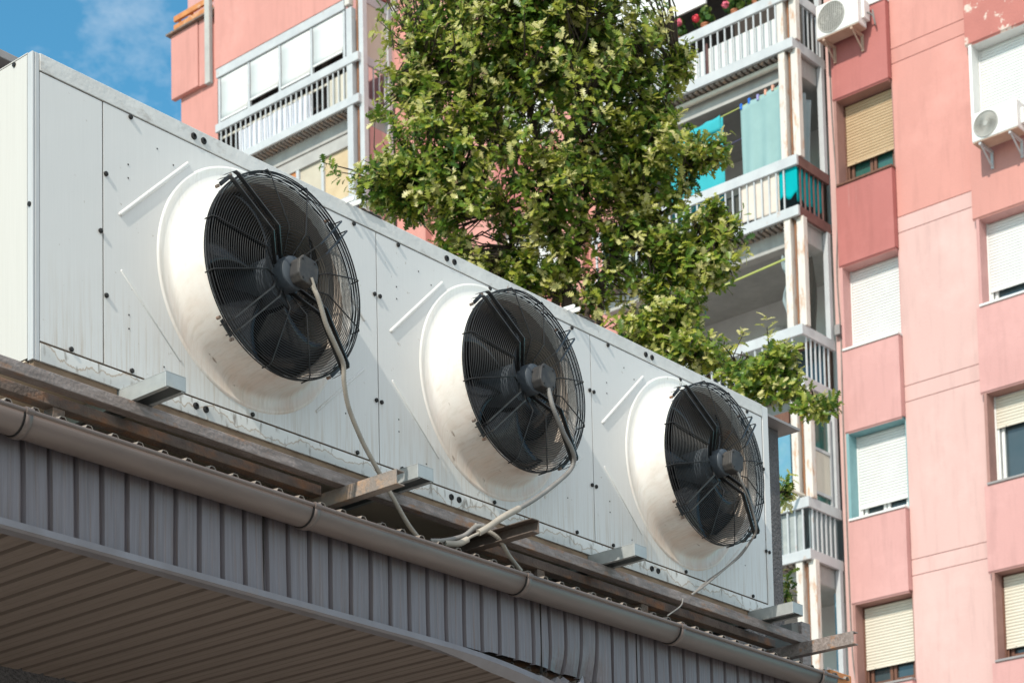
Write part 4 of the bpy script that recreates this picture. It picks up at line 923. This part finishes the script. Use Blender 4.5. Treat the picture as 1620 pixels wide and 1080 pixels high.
def split_unit(loc, wy, hz, dx, label, spiral):
    x0, y1, z0 = loc      # front face x, left (high y) edge, bottom
    u = thing('split_unit', label, 'air conditioner', (x0 + dx / 2, y1 - wy / 2, z0), 'small air conditioners on the pink facade')
    mb = MB().box(x0, x0 + dx, y1 - wy, y1, z0, z0 + hz); body = obj('housing', mb, 'white', u, bevel=.02)
    R2 = hz * .43; cy, cz = y1 - R2 - .05, z0 + hz * .5
    def PX(r, a, d): return (x0 - d, cy - r * math.cos(a), cz + r * math.sin(a))
    mb = MB(); k = 36
    mb.add([PX(R2, 2 * math.pi * i / k, .002) for i in range(k)], [tuple(range(k))]); obj('fan_opening', mb, 'acdark' if not spiral else 'acgrille', u)
    mb = MB()
    if spiral:
        for i in range(34):
            a = 2 * math.pi * i / 34; mb.tube([PX(R2 * (.18 + .82 * t), a + t * .8, .006) for t in np.linspace(0, 1, 6)], .0055, 4)
        mb.add([PX(R2 * .2, 2 * math.pi * i / k, .016) for i in range(k)], [tuple(range(k))])
    else:
        for i in range(-6, 7):
            q = i * R2 / 6.6; h_ = math.sqrt(R2 * R2 - q * q); mb.box(x0 - .010, x0 - .003, cy + q - .006, cy + q + .006, cz - h_, cz + h_)
        for r in np.linspace(R2 * .25, R2 * .92, 7): mb.tube([PX(r, 2 * math.pi * i / k, .006) for i in range(k)], .004, 4, closed=True)
    mb.tube([PX(R2 * 1.02, 2 * math.pi * i / k, .006) for i in range(k)], .010, 6, closed=True)
    obj('grille', mb, 'acgrille', u)
    obj('bottom_pan', MB().box(x0 + .01, x0 + dx - .01, y1 - wy + .01, y1 - .01, z0 - .014, z0 - .002), 'peach', u)
    for yy in (y1 - .12, y1 - wy + .14):
        mb = MB(); mb.box(x0 + .02, XF - SP, yy - .02, yy + .02, z0 - .055, z0 - .016); mb.box(XF - SP - .035, XF - SP - .002, yy - .02, yy + .02, z0 - .30, z0 - .056)
        mb.tube([(x0 + .06, yy, z0 - .05), (XF - SP - .03, yy, z0 - .27)], .014, 6); obj('bracket', mb, 'peach' if not spiral else 'bal', u)
    mb = MB(); mb.box(x0 + .12, x0 + .30, y1 - wy - .05, y1 - wy, z0 + hz * .2, z0 + hz * .75); obj('valve_cover', mb, 'white', u, bevel=.008)
    mb = MB(); mb.tube(spline([(x0 + .2, y1 - wy - .05, z0 + hz * .4), (x0 + .26, y1 - wy - .12, z0 + hz * .3), (x0 + .3, y1 - wy - .14, z0 + hz * .05), (XF - SP - .02, y1 - wy - .10, z0 + .1), (XF - SP - .01, y1 - wy - .06, z0 + hz * .6)], 5), .014, 8); obj('pipe', mb, 'greycable', u, smooth=True)
split_unit((28.5, 17.13, 18.78), .78, .56, .28, 'white air conditioner with a round barred grille beside the balconies', False)
split_unit((28.45, 14.43, 16.03), .76, .45, .30, 'white air conditioner with a spiral fan grille in front of the white shutter', True)
mb = MB().tube(spline([(28.985, 17.20, 19), (28.985, 17.18, 17.6), (28.985, 17.14, 16.2), (28.985, 17.2, 15), (28.985, 17.17, 13.9), (28.985, 17.19, 12.5), (28.985, 17.19, 9.5), (28.985, 17.16, 8.4), (28.985, 17.05, 7.9)], 6), .011, 6)
tag(obj('wall_cable', mb, 'greycable', loc=(28.98, 17.2, 8), smooth=True), 'thin grey cable running down the pale strip beside the balconies', 'cable')
tag(obj('junction_box', MB().box(28.90, 28.995, 17.14, 17.24, 13.95, 14.12), 'sillgrey', loc=(28.95, 17.19, 14), bevel=.008), 'small grey junction box on the cable beside the balconies', 'box')

# ------------------------------------------------------------------ oak tree
oak = thing('oak_tree', 'leafy oak tree growing between the condenser and the pink building', 'tree', (12.45, 9.95, -1.6))
mb = MB(); tips = []
def limb(pts, r0_, r1_, n=9):
    P_ = spline(pts, 7); k = len(P_)
    P_ = [p + Vector((rng.normal(0, .012), rng.normal(0, .012), rng.normal(0, .01))) for p in P_]
    mb.tube(P_, [r0_ + (r1_ - r0_) * (i / (k - 1)) ** .8 for i in range(k)], n); return P_
limb([(12.45, 9.95, -1.7), (12.47, 9.95, 1.5), (12.44, 9.97, 3.6), (12.50, 9.92, 5.2)], .16, .085, 12)
L_ = []
for pts, a in [([(12.50, 9.92, 5.1), (12.51, 9.86, 7.01), (12.49, 9.85, 7.3), (12.39, 9.9, 7.75), (12.28, 9.95, 8.29), (12.15, 9.98, 9.08), (12.1, 10, 10.2)], .055),
               ([(12.48, 9.93, 4.9), (12.47, 9.93, 6.91), (12.52, 9.8, 7.4), (12.57, 9.69, 7.74), (12.55, 9.63, 8.28), (12.43, 9.67, 9.08), (12.4, 9.7, 10.4)], .045),
               ([(12.5, 9.92, 5.0), (12.63, 9.75, 6.3), (12.69, 9.69, 6.81), (12.71, 9.61, 7.2), (12.79, 9.46, 7.59), (12.89, 9.28, 8.03), (12.92, 9.3, 8.8)], .045),
               ([(12.5, 9.92, 5.2), (12.6, 9.8, 6.4), (12.63, 9.74, 6.91), (12.75, 9.53, 7.42), (13.01, 9.19, 7.73), (13.15, 8.97, 8.12)], .035),
               ([(12.48, 9.95, 5.0), (12.32, 10.08, 6.6), (12.25, 10.12, 7.31), (12.13, 10.2, 7.76), (11.88, 10.44, 8.06), (11.56, 10.82, 7.97)], .040),
               ([(12.5, 9.9, 4.8), (12.75, 9.62, 6.3), (12.87, 9.49, 6.7), (13.14, 9.05, 6.50), (13.30, 8.5, 6.24), (13.40, 8.12, 5.9)], .032),
               ([(12.5, 9.9, 4.4), (12.9, 9.2, 5.3), (13.24, 8.4, 5.3)], .02), ([(12.5, 9.9, 3.6), (13.0, 9.1, 4.4), (13.37, 8.47, 4.45)], .02),
               ([(12.49, 9.85, 7.3), (12.3, 10.0, 7.9), (11.95, 10.3, 8.6), (11.7, 10.55, 8.9)], .025), ([(12.52, 9.8, 7.4), (12.9, 9.3, 8.3), (12.98, 9.05, 8.9)], .02),
               ([(12.75, 9.53, 7.4), (13.0, 9.1, 7.4), (13.12, 8.7, 7.42)], .018)]:
    L_.append(limb(pts, a, .008))
E_ = [(12.27,9.91,8.64,1.05,0.94),(12.03,10.26,9.20,0.85,0.75),(11.67,10.38,8.06,0.55,0.56),(11.36,10.76,7.88,0.30,0.20),(12.40,9.67,9.27,0.80,0.69),(12.84,9.40,8.67,0.42,0.62),(12.92,9.24,8.08,0.40,0.40),
 (13.02,8.83,8.07,0.20,0.13),(12.83,9.44,7.39,0.38,0.40),(13.05,9.05,7.34,0.34,0.22),(13.07,8.71,7.40,0.15,0.11),(12.97,9.19,6.97,0.28,0.32),(12.93,9.00,6.47,0.34,0.15),(12.98,8.52,6.16,0.20,0.15),
 (13.05,8.31,6.09,0.22,0.20),(13.18,8.04,5.86,0.20,0.09),(13.06,8.26,6.30,0.15,0.12),(12.31,9.84,7.78,0.55,0.36),(11.83,10.26,7.55,0.36,0.22),(12.86,9.36,6.71,0.28,0.22),(12.94,8.97,8.83,0.13,0.18),(11.65,10.61,8.76,0.26,0.38),
 (12.17,9.97,10.03,1.15,0.75),(12.98,8.75,7.55,.14,.10),(13.02,8.85,7.15,.28,.2),(12.9,9.2,6.75,.3,.25),(11.75,10.4,7.85,.45,.3),(12.72,9.55,8.05,.28,.30),(12.86,9.40,7.75,.25,.22),(12.62,9.78,7.05,.26,.18),(12.3,10.05,7.15,.26,.16),(11.92,10.35,7.30,.30,.16),(12.2,10.1,7.2,.26,.2),(11.5,10.6,7.66,.22,.14),(12.45,9.9,7.35,.35,.25),(13.24,8.36,5.32,0.06,0.12),(13.37,8.47,4.51,0.05,0.17),(11.47,10.85,8.52,0.06,0.08)]
allp = np.array([tuple(p) for l in L_ for p in l])
twP, twD, twT = [], [], []
gap_c = rng.uniform(-1, 1, (85, 3)) * np.array([1.3, 1.3, 1.7]) + np.array([12.3, 9.9, 8.1])
gap_r = rng.uniform(.14, .29, 85)
for (x, y, z, rx, rz) in E_:
    n_ = int(96 * (rx * rz) ** .5 / .25 * (rx / .25) ** .75); n_ = max(10, n_)
    for _ in range(n_):
        d = rng.normal(size=3); d /= np.linalg.norm(d); rad = rng.uniform(.12, 1) ** .55
        p = np.array([x, y, z]) + d * rad * np.array([rx, rx, rz]) * rng.uniform(.82, 1.12)
        if p[0] < 12.62 and (np.linalg.norm(gap_c - p, axis=1) < gap_r).any(): continue
        if 6.7 < p[2] < 7.42 and 12.36 < p[0] < 12.82 and rng.random() < .2: continue
        if p[2] < 7.2 and p[0] < 12.72 and rng.random() < .2: continue
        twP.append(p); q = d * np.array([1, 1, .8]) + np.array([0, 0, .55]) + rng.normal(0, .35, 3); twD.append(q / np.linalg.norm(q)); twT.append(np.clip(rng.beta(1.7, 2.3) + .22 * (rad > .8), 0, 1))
# shoots: ragged sprays reaching out of the crown, and leaves along the outer limbs
base = list(zip(list(twP), list(twD), list(twT)))
for i in rng.choice(len(base), 330):
    p, d, t = base[i]; q = d + np.array([-.1, -.1, .25]) + rng.normal(0, .45, 3); q /= np.linalg.norm(q)
    for k in range(1, rng.integers(3, 6)):
        twP.append(p + q * .065 * k + rng.normal(0, .008, 3)); twD.append(q); twT.append(np.clip(t + .06 * k, 0, 1))
for li, fr in ((5, .35), (9, .4), (8, .4), (4, .55), (3, .5), (10, .3)):
    l = L_[li]
    for p in l[int(len(l) * fr):len(l) - (4 if li == 5 else 0)]:
        for _ in range(3):
            q = rng.normal(size=3) + np.array([0, -.2, .3]); q /= np.linalg.norm(q); twP.append(np.array(p) + q * rng.uniform(.03, .17)); twD.append(q); twT.append(rng.beta(2, 2))
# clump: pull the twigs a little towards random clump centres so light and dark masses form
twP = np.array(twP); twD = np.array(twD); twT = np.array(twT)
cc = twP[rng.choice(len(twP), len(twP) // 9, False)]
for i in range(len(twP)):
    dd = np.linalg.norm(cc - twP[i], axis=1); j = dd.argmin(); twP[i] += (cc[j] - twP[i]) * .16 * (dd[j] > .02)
# twigs in wood
for i in range(0, len(twP), 2):
    j = np.linalg.norm(allp - twP[i], axis=1).argmin(); a = Vector(allp[j]); b_ = Vector(twP[i])
    if (a - b_).length < 1.3:
        m1 = a.lerp(b_, .5) + Vector(rng.normal(0, .04, 3)); mb.tube([a, m1, b_], [.009, .0065, .003], 4, cap=False)
obj('trunk', mb, 'bark', oak, smooth=True)
# leaves: lobed oak outline folded along the midrib
half = np.array([(0, .03), (.10, .06), (.20, .21), (.28, .07), (.40, .32), (.49, .09), (.62, .38), (.71, .12), (.82, .29), (.91, .11), (1.0, .05)])
nh = len(half)
tpl = np.array([(t, 0, 0) for t, _ in half] + [(t, wv, 0) for t, wv in half] + [(t, -wv, 0) for t, wv in half])
fc = [(i, i + 1, nh + i + 1, nh + i) for i in range(nh - 1)] + [(i + 1, i, 2 * nh + i, 2 * nh + i + 1) for i in range(nh - 1)]
fc = np.array(fc)
V, F, T = [], [], []; off = 0
for p, d, t in zip(twP, twD, twT):
    nl = rng.integers(5, 9); a0 = rng.uniform(0, 6.28)
    e1 = np.cross(d, [0, 0, 1.0]); e1 /= np.linalg.norm(e1) + 1e-6; e2 = np.cross(e1, d)
    for k in range(nl):
        an = a0 + k * 2.4; el = rng.uniform(.15, .9); dirv = (e1 * math.cos(an) + e2 * math.sin(an)) * math.cos(el) + d * math.sin(el)
        dirv += np.array([0, 0, -.15]); dirv /= np.linalg.norm(dirv)
        up = d * .55 + np.array([-.75, -.35, .75]) + rng.normal(0, .38, 3); up -= dirv * up.dot(dirv); up /= np.linalg.norm(up) + 1e-6
        sd = np.cross(up, dirv); s = rng.uniform(.036, .092); fold = rng.uniform(.05, .5); curl = rng.uniform(-.1, .45)
        x_, y_ = tpl[:, 0], tpl[:, 1] * rng.uniform(.85, 1.15)
        zz = np.abs(y_) * fold - curl * x_ ** 2 * .6 + .05 * np.sin(x_ * 9 + k) * np.abs(y_) * 2
        base = p - d * rng.uniform(0, .05) + rng.normal(0, .012, 3)
        V.append(base + (dirv * (x_[:, None] + .12) + sd * y_[:, None] + up * zz[:, None]) * s); F.append(fc + off); off += len(tpl)
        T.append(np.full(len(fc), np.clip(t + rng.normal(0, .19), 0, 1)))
V = np.concatenate(V).astype(np.float32) - np.array(oak.location, dtype=np.float32); F = np.concatenate(F).astype(np.int32); T = np.concatenate(T).astype(np.float32)
me = bpy.data.meshes.new('crown'); me.vertices.add(len(V)); me.vertices.foreach_set('co', V.ravel())
me.loops.add(F.size); me.loops.foreach_set('vertex_index', F.ravel()); me.polygons.add(len(F))
me.polygons.foreach_set('loop_start', np.arange(0, F.size, 4, dtype=np.int32)); me.update(calc_edges=True)
me.polygons.foreach_set('use_smooth', np.ones(len(F), bool))
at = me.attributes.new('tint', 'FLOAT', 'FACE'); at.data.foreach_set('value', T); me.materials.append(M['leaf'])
cr_ = bpy.data.objects.new('crown', me); col.objects.link(cr_); cr_.parent = oak
print('twigs', len(twP), 'leaf faces', len(F))
